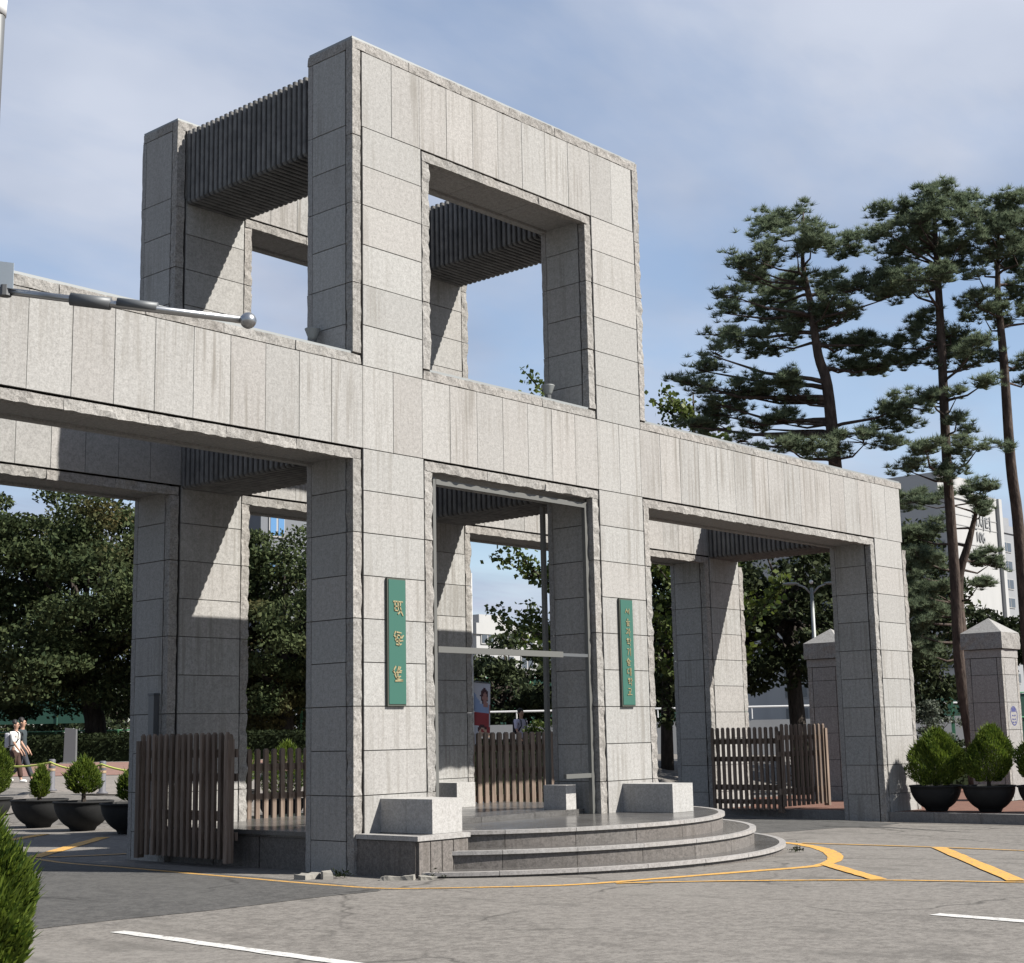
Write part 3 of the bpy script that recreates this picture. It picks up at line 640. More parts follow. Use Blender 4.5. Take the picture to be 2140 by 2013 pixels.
syl = [ [[(.3,.95),(.05,.45)],[(.3,.8),(.6,.45)],[(.6,.7),(.85,.7)],[(.85,.98),(.85,.3)]], [[(.35,.95),(.6,.9),(.35,.75),(.35,.95)],[(.1,.6),(.9,.6)],[(.5,.6),(.5,.45)],[(.25,.4),(.75,.4),(.75,.25),(.25,.25),(.25,.05),(.8,.05)]],
        [[(.15,.9),(.55,.9),(.5,.6)],[(.35,.6),(.35,.4)],[(.05,.35),(.6,.4)],[(.8,.98),(.8,.02)],[(.8,.55),(.98,.55)]], [[(.15,.95),(.5,.95)],[(.1,.82),(.55,.82)],[(.2,.7),(.45,.7),(.45,.5),(.2,.5),(.2,.7)],[(.8,.98),(.8,.45)],[(.8,.7),(.98,.7)],[(.25,.3),(.8,.3),(.8,.02)]],
        [[(.15,.9),(.55,.9),(.25,.1)],[(.85,.98),(.85,.02)]], [[(.4,.98),(.15,.7)],[(.4,.85),(.7,.7)],[(.05,.6),(.95,.6)],[(.5,.6),(.5,.45)],[(.2,.4),(.75,.4),(.75,.25),(.25,.25),(.25,.05),(.8,.05)]],
        [[(.1,.85),(.45,.85)],[(.12,.85),(.12,.3),(.5,.35)],[(.7,.98),(.7,.02)],[(.92,.98),(.92,.02)],[(.7,.55),(.92,.55)]], [[(.15,.95),(.5,.95)],[(.1,.82),(.55,.82)],[(.2,.7),(.45,.7),(.45,.5),(.2,.5),(.2,.7)],[(.8,.98),(.8,.45)],[(.8,.7),(.98,.7)],[(.25,.3),(.8,.3),(.8,.02)]],
        [[(.2,.92),(.75,.92),(.7,.55)],[(.35,.55),(.35,.15)],[(.6,.55),(.6,.15)],[(.05,.12),(.95,.12)]] ]
for i, s in enumerate(syl): chars.append((s, 0.02+rs.uniform(-.01, .01), 1.50-i*0.165, .125))
name_board('long green name board with a column of small gilt letters on the right front pillar', 5.955, 6.315, 2.23, 4.02, chars)

# ---------------------------------------------------------------- floodlights on the long beam
def flood(label, x, y, z):
    t = thing('floodlight', label, 'floodlight', (x, y, z), group='trumpet floodlights on the beam')
    MB().tube([(0, 0, 0), (0, 0, .26)], .055, 10).build('stem', 'grey_metal', t)
    MB().lathe([(.0, .255), (.05, .26), (.07, .30), (.115, .42), (.118, .43), (.10, .43), (.06, .33), (0, .32)], n=16).build('trumpet', 'coping_metal', t, True)
    box('ballast_box', -.13, -.058, -.05, .06, 0, .16, 'dark_metal', t)
flood('small trumpet floodlight on the left wing beside the tall pillar', -0.14, 0.70, ZB_CAP+.012)
flood('small trumpet floodlight on the sill of the high opening', 5.02, 0.62, ZB_CAP+.012)

# ---------------------------------------------------------------- picket gates
def picket_gate(label, p0, p1, z0, z1, n, rails, group='brown picket gates', cap=True, th=0.05, pw=None, post=None, far=False):
    p0 = Vector((*p0, 0)); p1 = Vector((*p1, 0)); L = (p1-p0).length; ang = math.atan2((p1-p0).y, (p1-p0).x)
    t = thing('picket_gate', label, 'gate', (p0.x, p0.y, z0), ang, group)
    sp = L/n; w = pw or sp*0.46
    h = z1-z0
    base = None
    for i in range(n):
        x = sp*(i+.5); e = random.uniform(-.004, .004)
        V = bv(x-w/2, x+w/2, -th/2, th/2, 0, h-.03); V += [(x-w/2*.55, -th/2*.55, h+e), (x+w/2*.55, -th/2*.55, h+e), (x+w/2*.55, th/2*.55, h+e), (x-w/2*.55, th/2*.55, h+e)]
        F = [BF[0]]+BF[2:]+[(4, 5, 9, 8), (5, 6, 10, 9), (6, 7, 11, 10), (7, 4, 8, 11), (8, 9, 10, 11)]
        mk('picket', V, F, 'gate_wood', t)
    sg = (-1 if far else 1); ra, rb_ = sorted((sg*(th/2+.001), sg*(th/2+.045)))
    for (za, zb) in rails: box('rail', 0.0, L, ra, rb_, za-z0, zb-z0, 'gate_wood', t)
    if post is not None:
        for x in post: box('gate_post', x-.045, x+.045, -.06, .06, -.05, h-.1, 'gate_wood', t)
    return t
picket_gate('open brown picket gate leaf folded back along the platform, left of the tall front pillar', (-0.30, 2.28), (-0.30, 4.5), 0.13, 1.92, 15, pw=.062, rails=[(0.38, 0.50), (0.66, 0.80), (1.22, 1.33), (1.56, 1.68)], post=(0.03, 2.2), far=True)
picket_gate('second layer of the folded picket gate just behind the first, by the platform wall', (-0.16, 2.36), (-0.16, 4.4), 0.13, 1.90, 10, pw=.06, rails=[(0.38, 0.50), (1.22, 1.33), (1.56, 1.68)], far=True)
picket_gate('brown picket gate closing the back of the middle opening', (1.62, 4.60), (5.30, 4.60), ZP-.02, 1.66, 21, [(0.83, 0.93), (1.30, 1.41)], pw=.085)
picket_gate('brown picket gate to the right of the back middle pillar', (7.15, 4.6), (9.7, 4.6), 0.36, 1.86, 13, [(0.55, .66), (1.05, 1.17), (1.50, 1.62)], pw=.11)
picket_gate('dark picket gate leaf standing open in front of the back right pillar', (14.6, 2.3), (14.6, 4.12), 0.08, 1.87, 13, [(0.20, .30), (0.50, .62), (1.12, 1.23), (1.5, 1.62)], post=(0.03,), far=True)
picket_gate('sunlit picket gate leaf on the red footway behind the right pillar', (14.44, 2.2), (16.38, 2.2), 0.16, 1.92, 10, [(0.42, .54), (1.22, 1.33), (1.58, 1.68)], post=(1.9,), pw=.075)
bx = thing('gate_latch_post', 'narrow grey metal box fixed to the back left pillar above the picket gate', 'post', (-0.06, 4.52, 1.9))
box('post_box', -.05, .045, -.07, .07, 0, .62, 'grey_metal', bx); box('post_lid', -.06, .05, -.08, .08, .621, .65, 'dark_metal', bx); MB().tube([(-.03, -.05, 0), (-.03, -.06, -.35)], .012, 6).build('cable', 'dark_metal', bx)
# low wall carrying the right hand back gate
tag(box('low_stone_wall', 7.0, 9.9, 4.45, 4.8, -.5, 0.35, 'granite_step'), 'low dark stone base under the picket gate right of the middle', 'wall')

# ---------------------------------------------------------------- planters with conifers
def thuja_mesh(rw, h, n, leaf, seed, name):
    """egg of upright feathery sprays"""
    r = np.random.default_rng(seed)
    t = r.random(n)**0.85; z = t*h; prof = np.interp(t, [0, .12, .3, .5, .7, .87, 1], [.45, .82, 1.0, .97, .75, .42, .06])*rw
    ph = r.random(n)*2*np.pi; lump = 1+.14*np.sin(ph*2+seed)+.12*np.sin(ph*5+z*9/h+seed*2)+.09*np.sin(z*17/h+ph*4+seed)+.05*np.sin(ph*13+z*31/h)
    rad = prof*lump*(0.55+0.45*r.random(n)**0.35)
    C = np.stack([rad*np.cos(ph), rad*np.sin(ph), z], 1)
    out = np.stack([np.cos(ph), np.sin(ph), np.zeros(n)], 1); C[:, 0] += .10*rw*np.sin(seed*1.7)*t*2; C[:, 1] += .10*rw*np.cos(seed*2.3)*t*2
    d = out*(.55+.3*r.random((n, 1)))+np.array([0, 0, 1.0])*(0.75+.7*t[:, None])+r.normal(0, .28, (n, 3)); d /= np.linalg.norm(d, axis=1)[:, None]
    s = np.cross(d, r.normal(0, 1, (n, 3))); s /= np.linalg.norm(s, axis=1)[:, None]
    ln = leaf*(.6+.8*r.random((n, 1))+1.6*(r.random((n, 1)) > .965)); w = leaf*.15*(.6+.8*r.random((n, 1)))
    V = np.concatenate([C-s*w*.4, C+s*w*.4, C+d*ln*.55+s*w, C+d*ln, C+d*ln*.55-s*w], 0).reshape(5, n, 3).transpose(1, 0, 2).reshape(-1, 3)
    b = np.arange(n)*5
    F = np.concatenate([np.stack([b, b+1, b+2], 1), np.stack([b, b+2, b+4], 1), np.stack([b+4, b+2, b+3], 1)])
    o = fast(name, V, F, 'thuja_leaf'); return o
def bowl_mesh(R0=0.53, h=0.53):
    prof = [(0, 0), (.21, 0), (.225, .02)]+[(R0*math.sin(a)*.985, h*(1-math.cos(a))*1.0) for a in np.linspace(.50, 1.5, 10)]+[(R0+.012, h-.03), (R0+.012, h), (R0-.025, h), (R0-.035, h-.06)]
    return prof
TH = {}
def potted(label, x, y, z, rw, h, seed, scale=1.0, group='bowl planters with conifers', trunk=.06, bowl=True, n=18000, leaf=.055):
    t = thing('potted_conifer', label, 'planter', (x, y, z), random.uniform(0, 6), group); t.scale = (scale,)*3
    MB().lathe(bowl_mesh(), n=32).build('bowl', 'planter_black', t, True)
    MB().lathe([(.50, .47), (.3, .49), (0, .50)], n=24).build('soil', 'soil', t)
    if trunk: MB().tube([(0, 0, .45), (.01, 0, .6), (0, .01, .9)], [.05, .04, .03], 8).build('trunk', 'bark', t)
    o = thuja_mesh(rw, h, n, leaf, seed, 'foliage'); o.parent = t; o.location = (0, 0, .50+trunk)
    return t
potted('bowl planter with a round bright green conifer, touching the right front pillar', 15.72, -0.72, pave_top(15.7), .50, 1.14, 11, 1.0, trunk=.02)
potted('bowl planter with a leaning egg-shaped conifer, second from the right front pillar', 15.85, -1.83, pave_top(15.8), .49, 1.12, 12, 1.0, trunk=.10)
potted('bowl planter cut off by the right edge of the picture', 15.98, -2.95, pave_top(15.9), .47, 1.05, 13, 1.0)
potted('bowl planter with a bushy conifer at the left edge of the picture', 4.75, 18.05, gz(4.75, 18.05), .50, 1.25, 14, 1.15)
potted('bowl planter with a small pointed yellow-green conifer on the left', 4.66, 15.55, gz(4.66, 15.55), .175, .56, 15, 1.18, n=5000)
potted('bowl planter with a dark mushroom-shaped conifer on the left', 4.42, 13.4, gz(4.42, 13.4), .27, .60, 16, 1.18, n=7000, trunk=.16)
potted('bowl planter half hidden behind the back left pillar', 4.3, 11.45, gz(4.3, 11.45), .22, .5, 17, 1.18, n=5000)
potted('bowl planter with a bright conifer behind the left end of the back picket gate', 8.6, 13.6, gz(8.6, 13.6)-.1, .48, 1.25, 18, n=9000)
potted('bowl planter with a bright conifer behind the picket gate next to the tall front pillar', 8.4, 11.6, gz(8.4, 11.6), .45, 1.2, 19, n=9000)
# close conifer in the bottom left corner
tfg = CAM + cf*7.5 + cr*((-62-1070)/3108*7.5) + cd*((1880-1006)/3108*7.5)
potted('large bright green conifer in the bottom left foreground corner', tfg.x, tfg.y, gz(tfg.x, tfg.y)-.02, .30, 1.02, 20, 0.92, n=62000, leaf=.042, trunk=.04)

# ---------------------------------------------------------------- pyramid-topped stone posts
def stone_post(label, x0, x1, y0, y1, zb, h, emblem=False):
    t = thing('stone_post', label, 'post', ((x0+x1)/2, (y0+y1)/2, zb), group='pyramid-topped stone posts'); w = (x1-x0)/2; d = (y1-y0)/2
    core = box('shaft', -w+.09, w-.09, -d+.09, d-.09, 0, h-.42, 'mortar', t)
    zs = [0]+list(np.arange(.35, h-.62, .66))+[h-.62]
    for a, b in zip(zs[:-1], zs[1:]):
        panel(core, 'stone_panel', -w+.20, w-.20, -d+.06, -d+.10, a+.006, b-.006, 'granite_plain')
        panel(core, 'stone_panel', -w+.06, -w+.10, -d+.20, d-.20, a+.006, b-.006, 'granite_plain')
        panel(core, 'stone_panel', -w+.1, w-.1, d-.10, d-.06, a+.006, b-.006, 'granite_plain')
        panel(core, 'stone_panel', w-.10, w-.06, -d+.1, d-.1, a+.006, b-.006, 'granite_plain')
        for sx, sy in ((-1, -1), (1, -1), (-1, 1)):
            xa, xb = sorted((sx*(w-.06), sx*(w-.18))); ya, yb = sorted((sy*(d-.06), sy*(d-.18)))
            rough_box('corner_stone', xa, xb, ya, yb, a+.004, b-.004, ('-y', '-x'), .012, 'granite_rough', core, .08)
    box('band', -w+.05, w-.05, -d+.05, d-.05, h-.61, h-.415, 'granite_plain', t)
    rough_box('cap_block', -w, w, -d, d, h-.40, h-.01, ('-y', '-x', '+x'), .035, 'granite_rough', t, .09)
    mk('cap_pyramid', [(-w, -d, h), (w, -d, h), (w, d, h), (-w, d, h), (0, 0, h+.38), (-w, -d, h-.02), (w, -d, h-.02), (w, d, h-.02), (-w, d, h-.02)], [(0, 1, 4), (1, 2, 4), (2, 3, 4), (3, 0, 4), (5, 6, 1, 0), (6, 7, 2, 1), (7, 8, 3, 2), (8, 5, 0, 3)], 'granite_plain', t)
    if emblem:
        mb = MB(); n = 40
        ring = [(.21*math.cos(2*math.pi*i/n), 0, .235*math.sin(2*math.pi*i/n)) for i in range(n)]
        mb.add([(a*1.0, -d+.055, 2.02-zb+c) for a, _, c in ring]+[(a*.86, -d+.055, 2.02-zb+c*.88) for a, _, c in ring], [(i, (i+1) % n, n+(i+1) % n, n+i) for i in range(n)])
        mb.add([(-.13, -d+.055, 2.02-zb+.10), (.13, -d+.055, 2.02-zb+.10), (.09, -d+.055, 2.02-zb+.18), (0, -d+.055, 2.02-zb+.2), (-.09, -d+.055, 2.02-zb+.18)], [(0, 1, 2, 3, 4)])
        for zz in (.02, -.07, -.14): mb.add([(-.10, -d+.055, 2.02-zb+zz-.02), (-.02, -d+.055, 2.02-zb+zz-.035), (-.02, -d+.055, 2.02-zb+zz+.0), (-.10, -d+.055, 2.02-zb+zz+.01)], [(0, 1, 2, 3)]); mb.add([(.10, -d+.055, 2.02-zb+zz-.02), (.02, -d+.055, 2.02-zb+zz-.035), (.02, -d+.055, 2.02-zb+zz+.0), (.10, -d+.055, 2.02-zb+zz+.01)], [(3, 2, 1, 0)])
        mb.build('emblem', 'emblem_blue', t)
    return t
stone_post('pyramid-topped stone post with a blue oval emblem at the right edge', 21.0, 22.05, -0.1, 0.95, 0.02, 4.02, True)
stone_post('pyramid-topped stone post half hidden behind the right front pillar', 19.95, 21.0, 3.7, 4.75, 0.02, 3.95)

# ---------------------------------------------------------------- overhead arm at the upper left
arm_t = thing('camera_mast', 'steel mast at the left edge with a long arm ending in a ball', 'mast', (-7.205, -2.90, gz(-7.205, -2.90)))
MB().tube([(0, 0, 0), (0, 0, 4), (0.0, 0, 7.6), (0.02, -0.02, 9.6)], [.12, .10, .085, .08], 14).build('pole', 'grey_metal', arm_t, True)
MB().tube([(0.0, 0, 8.55), (0.005, 0, 8.72)], .105, 14).build('collar', 'white_plastic', arm_t, True)
A0 = Vector((-6.85, -2.74, 6.01)); A1 = Vector((-5.36, -4.36, 5.70)); base = Vector(arm_t.location)
dirn = (A1-A0).normalized(); Ax = A0-dirn*.40
a = MB().tube([Ax-base, A1-base], .036, 12).build('arm', 'steel', arm_t, True)
MB().lathe(sphere_prof(.078, 12), tuple(A1-base+dirn*.04), 20).build('ball', 'steel', arm_t, True)
def along(s): return A0+(A1-A0)*s
MB().tube([along(.26)-base, along(.43)-base], .062, 12).build('sleeve', 'dark_metal', arm_t, True)
MB().tube([along(.46)-base+Vector((0, 0, .02)), along(.63)-base+Vector((0, 0, .02))], .05, 12).build('sleeve', 'dark_metal', arm_t, True)
q = along(-.02)-base
pn = MB(); n_ = Vector((-dirn.y, dirn.x, 0)).normalized(); pts = []
for s in (-.28, .02):
    for z in (.02, .27): pts.append(along(s*1.0)-base+Vector((0, 0, z))-n_*.05)
pn.add(pts+[p_+n_*.01 for p_ in pts], [(0, 2, 3, 1), (4, 5, 7, 6), (0, 1, 5, 4), (2, 6, 7, 3), (1, 3, 7, 5), (0, 4, 6, 2)])
pn.build('clear_panel', 'acrylic', arm_t)
MB().tube([q+Vector((0, 0, -.05)), q+Vector((0, 0, .05))], .06, 10).build('clamp', 'grey_metal', arm_t)

# ---------------------------------------------------------------- bollards, rope, stele
def bollard(label, x, y):
    z = gz(x, y)+.03; t = thing('bollard', label, 'bollard', (x, y, z), group='grey bollards with a yellow rope')
    MB().lathe([(0, 0), (.15, 0), (.14, .03), (.085, .06), (.085, .5), (0, .5)], n=16).build('post', 'bollard_grey', t, True)
    MB().lathe([(.09, .50), (.09, .56), (0, .56)], n=16).build('band', 'bollard_band', t, True); MB().lathe([(.088, .57), (.088, .63)], n=16).build('post', 'bollard_grey', t)
    MB().lathe([(.09, .63), (.09, .69), (0, .69)], n=16).build('band', 'bollard_band', t, True); MB().lathe([(.085, .69), (.085, .78), (.06, .80), (0, .80)], n=16).build('cap', 'bollard_grey', t, True)
    return Vector((x, y, z+.72))
b1 = bollard('grey bollard in the gap between two conifer planters, nearer the left edge', 7.3, 19.39); b2 = bollard('grey bollard nearer the back left pillar', 7.59, 17.54)
dv = b2-b1; b0 = b1-dv*1.6; b3 = b2+dv*1.3
pts = []
for a_, b_ in ((b0, b1), (b1, b2), (b2, b3)):
    for i in range(10): t_ = i/10; p_ = a_.lerp(b_, t_); p_.z -= .16*4*t_*(1-t_)*.9; p_.y += -.0; pts.append(p_+Vector((-.08, -.06, 0)))
tag(MB().tube(pts, .024, 6).build('rope', 'rope_yellow', None, True), 'yellow-green rope slung between the bollards on the left', 'rope')
st = thing('stone_stele', 'tall grey stone slab sign standing in front of the hedge on the left', 'sign', (15.35, 31.4, gz(15.35, 31.4)), math.atan2(rx.y, rx.x))
mk('slab', [(-.21, -.1, 0), (.21, -.1, 0), (.21, .1, 0), (-.21, .1, 0), (-.19, -.09, 1.25), (.2, -.09, 1.2), (.2, .09, 1.2), (-.19, .09, 1.25)], BF, 'stele_grey', st); box('plinth', -.3, .3, -.2, .2, -.1, .06, 'granite_plain', st)

# ---------------------------------------------------------------- trees
def leaf_cloud(C, size, r, up=0.5, aspect=.6):
    """one folded leaf (2 tris as a quad) at each centre"""
    n = len(C); d = r.normal(0, 1, (n, 3)); d /= np.linalg.norm(d, axis=1)[:, None]
    nr = r.normal(0, 1, (n, 3)); nr[:, 2] += up*2; s = np.cross(d, nr); s /= np.linalg.norm(s, axis=1)[:, None]+1e-9
    ln = size*(.6+.8*r.random((n, 1))); w = ln*aspect*.5
    V = np.stack([C-d*ln*.5, C+s*w, C+d*ln*.5, C-s*w], 1).reshape(-1, 3); b = np.arange(n)*4
    return V, np.stack([b, b+1, b+2, b+3], 1)
def broad_tree(name, label, x, y, crown_c, crown_r, n_clump, per, leaf, m, seed, trunk_r=.22, cat='tree', group=None, clump_r=.9, bark='bark', z0=None, low_cut=-1.0, spread=None):
    r = np.random.default_rng(seed); zb = gz(x, y) if z0 is None else z0
    t = thing(name, label, cat, (x, y, zb), 0, group)
    c = np.array(crown_c)-np.array([x, y, zb]); R0 = np.array(crown_r)
    cl = []
    while len(cl) < n_clump:
        p = r.normal(0, 1, 3); p /= np.linalg.norm(p); rad = (0.35+0.65*r.random()**.5); p = p*rad
        if p[2] < low_cut: continue
        cl.append(c+p*R0*(1+.12*r.normal()))
    cl = np.array(cl); P = []
    for q in cl:
        k = int(per*(.6+.8*r.random())); e = r.normal(0, 1, (k, 3)); e /= np.linalg.norm(e, axis=1)[:, None]; e *= (r.random((k, 1))**.45)*clump_r*(.7+.6*r.random()); e[:, 2] *= .45
        P.append(q+e)
    V, F = leaf_cloud(np.concatenate(P), leaf, r); fast('crown', V, F, m, t)
    tb = MB(); top = c+np.array([0, 0, R0[2]*.25]); mid = c*np.array([.4, .4, 1])-np.array([0, 0, R0[2]*.55]); mid[2] = max(mid[2], .8)
    tb.tube([(0, 0, -.2), (mid[0]*.3, mid[1]*.3, mid[2]*.5), tuple(mid), tuple((mid+top)/2+r.normal(0, .15, 3)), tuple(top)], [trunk_r*1.15, trunk_r, trunk_r*.85, trunk_r*.5, trunk_r*.15], 9)
    for q in cl[:: max(1, len(cl)//34)]:
        a = mid*(1-.0)+(top-mid)*(.05+.7*r.random()); h = (a+q)/2+np.array([0, 0, -.25+.5*r.random()])
        tb.tube([tuple(a), tuple(h), tuple(q)], [trunk_r*.32, trunk_r*.2, trunk_r*.06], 5, False)
    tb.build('trunk', bark, t, True)
    return t
GT = 'trees inside the campus'
broad_tree('zelkova_tree', 'large spreading zelkova tree seen through the left opening', 20.6, 37.8, (19.6, 38.2, 6.9), (5.8, 6.6, 5.0), 230, 430, .19, 'zelkova_leaf', 31, .42, group=GT, clump_r=1.15, low_cut=-.75)
broad_tree('zelkova_tree', 'zelkova tree with yellowing leaves between the left pillars', 25.2, 31.6, (24.9, 31.4, 5.9), (4.6, 4.6, 4.2), 170, 400, .18, 'zelkova_leaf', 32, .35, group=GT, clump_r=1.05, low_cut=-.8)
broad_tree('zelkova_tree', 'zelkova tree at the left edge, furthest left of the trees', 12.5, 44.0, (12.5, 44, 5.2), (5.0, 5.0, 4.2), 110, 300, .2, 'zelkova_leaf', 33, .3, group=GT, clump_r=1.1)
broad_tree('dark_tree', 'dark broadleaf tree behind the middle of the right opening', 30.4, 11.2, (30.0, 11.4, 5.9), (3.0, 3.0, 3.3), 90, 170, .2, 'dark_leaf', 34, .28, group=GT, clump_r=.85, low_cut=-.9)
broad_tree('dark_tree', 'dark broadleaf tree showing between the back pillars left of the right opening', 27.2, 14.4, (27.0, 14.0, 5.3), (2.4, 2.4, 3.4), 60, 170, .2, 'dark_leaf', 35, .2, group=GT, clump_r=.8, low_cut=-.95)
broad_tree('dark_tree', 'dark tree filling the gap right of the lamp post', 34.5, 9.6, (34.2, 9.6, 5.6), (3.0, 3.0, 3.6), 80, 160, .22, 'dark_leaf', 36, .25, group=GT, clump_r=.85)
broad_tree('round_tree', 'rounded green tree seen low through the middle opening', 38.8, 31.6, (38.6, 31.6, 4.0), (3.6, 3.6, 2.6), 70, 160, .25, 'dark_leaf', 37, .25, group=GT, clump_r=.9)
broad_tree('round_tree', 'rounded green tree behind the walking man in the white shirt', 42.0, 27.6, (42.0, 27.6, 3.8), (3.8, 3.8, 2.5), 70, 160, .25, 'dark_leaf', 38, .25, group=GT, clump_r=.9)
broad_tree('round_tree', 'small round-headed tree just behind the emblem post', 43.9, 10.3, (43.9, 10.3, 4.9), (2.0, 2.0, 1.3), 40, 150, .2, 'hedge_leaf', 39, .16, group=GT, clump_r=.6)
broad_tree('shrub', 'pale grey-green shrub between the right pillar and the emblem post', 33.3, 7.8, (33.3, 7.8, 1.75), (.9, .9, .95), 34, 120, .1, 'grey_leaf', 40, .05, 'shrub', clump_r=.32)
broad_tree('shrub', 'bright green shrub beside the man in the white shirt', 21.7, 15.0, (21.7, 15.0, 1.6), (.55, .55, .7), 26, 110, .1, 'ginkgo_leaf', 41, .04, 'shrub', clump_r=.28)
for i, (d_, s_, lb) in enumerate(((98, -33, 'far dark tree low behind the left edge of the left opening'), (96, -25.5, 'far dark tree low behind the hedge left of the stone slab sign'), (99, -18, 'far dark tree low behind the big zelkova trunk'), (97, -11.5, 'far dark tree low between the left pillars'))):
    p_ = c0+fx*d_+rx*s_; broad_tree('dark_tree', lb, p_.x, p_.y, (p_.x, p_.y, 4.2), (4.6, 4.6, 3.2), 60, 120, .32, 'dark_leaf', 90+i, .25, group=GT, clump_r=1.2)
# ginkgo: upright spurs of bright leaves
def ginkgo(label, x, y, top, seed):
    r = np.random.default_rng(seed); zb = gz(x, y); t = thing('ginkgo_tree', label, 'tree', (x, y, zb), 0, GT); tb = MB(); P = []
    H = top-zb; tb.tube([(0, 0, -.2), (.05, 0, H*.35), (-.05, .05, H*.7), (0, 0, H*.97)], [.26, .2, .12, .02], 9)
    for i in range(46):
        h = H*(.22+.70*r.random()); L = (1.1+3.0*(1-h/H))*(.7+.5*r.random()); a = r.random()*2*np.pi; e = .30+.55*r.random()
        p0 = np.array([0, 0, h]); dirv = np.array([np.cos(a), np.sin(a), e]); dirv /= np.linalg.norm(dirv)
        p1 = p0+dirv*L*.5+np.array([0, 0, -.05]); p2 = p0+dirv*L+np.array([0, 0, .12*L])
        tb.tube([tuple(p0), tuple(p1), tuple(p2)], [.05, .035, .01], 5, False)
        k = int(150*L/2.2); u = r.random((k, 1)); u = .12+.88*u
        q = (1-u)**2*p0+2*u*(1-u)*p1+u**2*p2; P.append(q+r.normal(0, .15, (k, 3)))
    V, F = leaf_cloud(np.concatenate(P), .17, r, .2, .9); fast('crown', V, F, 'ginkgo_leaf', t); tb.build('trunk', 'bark', t, True)
ginkgo('tall ginkgo tree with upright leafy branches behind the middle opening', 22.3, 14.7, 13.7, 51)
ginkgo('slimmer ginkgo whose tips rise above the right wing beside the tall frame', 25.2, 11.4, 13.0, 52)

# pines: trunk, limbs, flat pads of needle tufts
def pine(label, trunk, radii, pads, seed, px=.0049, org=(1420, 360, 2.761), depth=42.0, m='pine_needle', needle=.2, cat='tree', dens=1.0, name='pine_tree'):
    r = np.random.default_rng(seed); base = Vector(trunk[0]); t = thing(name, label, cat, tuple(base), 0, 'pines and evergreens by the footway')
    T = np.array(trunk)-np.array(base); tb = MB(); tb.tube([tuple(p) for p in smooth3(T)], list(np.interp(np.linspace(0, 1, len(smooth3(T))), np.linspace(0, 1, len(radii)), radii)), 10)
    P = []; N = []
    more = []
    for i in range(int(len(pads)*.75)):   # smaller sprays closer to the trunk
        a_, b_ = pads[r.integers(len(pads))], pads[r.integers(len(pads))]; f = .35+.4*r.random()
        if abs(a_[1]-b_[1]) < 260: more.append((a_[0]*f+b_[0]*(1-f), (a_[1]+b_[1])/2+r.normal(0, 14), 40+45*r.random(), 20+16*r.random()))
    for (cx, cy, hw, hh) in list(pads)+more:
        sx, sy = org[0]+cx/org[2], org[1]+cy/org[2]
        dd = depth+r.uniform(-1, 1)*min(2.4, .8+abs(hw)*px*1.1)
        w = CAM+cf*dd+cr*((sx-1070)/FPX*dd)+cd*((sy-1006.5)/FPX*dd); w = np.array(w)-np.array(base)
        # limb from the trunk
        hgt = w[2]-.25-.15*np.hypot(*(w[:2]))*r.random(); i = int(np.argmin(np.abs(T[:, 2]-hgt))); j = min(len(T)-1, i+1) if T[i, 2] < hgt else max(0, i-1)
        den = T[j, 2]-T[i, 2]; f = 0 if abs(den) < 1e-6 else max(0, min(1, (hgt-T[i, 2])/den)); a = T[i]*(1-f)+T[j]*f
        md = a*.45+w*.55+np.array([r.normal(0, .12), r.normal(0, .12), -.10-.12*r.random()])
        rb = min(.026+.011*np.linalg.norm(w-a), .42*float(np.interp(hgt, T[:, 2], np.interp(np.linspace(0, 1, len(T)), np.linspace(0, 1, len(radii)), radii)))+.008)
        tb.tube([tuple(a), tuple(a*.75+md*.25+np.array([0, 0, .04])), tuple(md), tuple(w-np.array([0, 0, .08]))], [rb*1.3, rb, rb*.7, rb*.25], 6, False)
        RW, RH = hw*px*1.18, hh*px*1.15; k = int(max(24, 105*RW*RH/(.5*.3)*dens))
        nb = 3+int(RW*5)
        ns = max(4, int(26*RW*max(RH, .2)*2)); e = r.normal(0, 1, (ns, 3)); e /= np.linalg.norm(e, axis=1)[:, None]; e *= r.random((ns, 1))**.35
        sub = e*np.array([RW, RW*.9, RH*.8]); k = max(int(k*.75), ns*6)
        loc = sub[r.integers(0, ns, k)]+r.normal(0, 1, (k, 3))*np.array([.13, .13, .065])
        q = np.stack([loc[:, 0]*rx.x+loc[:, 1]*fx.x, loc[:, 0]*rx.y+loc[:, 1]*fx.y, loc[:, 2]+.05*np.sin(loc[:, 0]*6)], 1)+w
        P.append(q)
        for b_ in range(nb):
            s_ = q[r.integers(len(q))]; tb.tube([tuple(w*.8+md*.2), tuple((w+s_)/2+np.array([0, 0, -.05])), tuple(s_)], [rb*.35, rb*.25, .006], 4, False)
    P = np.concatenate(P); n = len(P); K = 32
    C = np.repeat(P, K, 0); d = r.normal(0, 1, (n*K, 3)); d[:, 2] = np.abs(d[:, 2])*.9+d[:, 2]*.25+.15; d /= np.linalg.norm(d, axis=1)[:, None]
    s = np.cross(d, r.normal(0, 1, (n*K, 3))); s /= np.linalg.norm(s, axis=1)[:, None]; ln = needle*(.6+.6*r.random((n*K, 1)))
    V = np.stack([C-s*.0105, C+s*.0105, C+d*ln], 1).reshape(-1, 3); b = np.arange(n*K)*3
    fast('crown', V, np.stack([b, b+1, b+2], 1), m, t); tb.build('trunk', 'pine_bark', t, True); return t
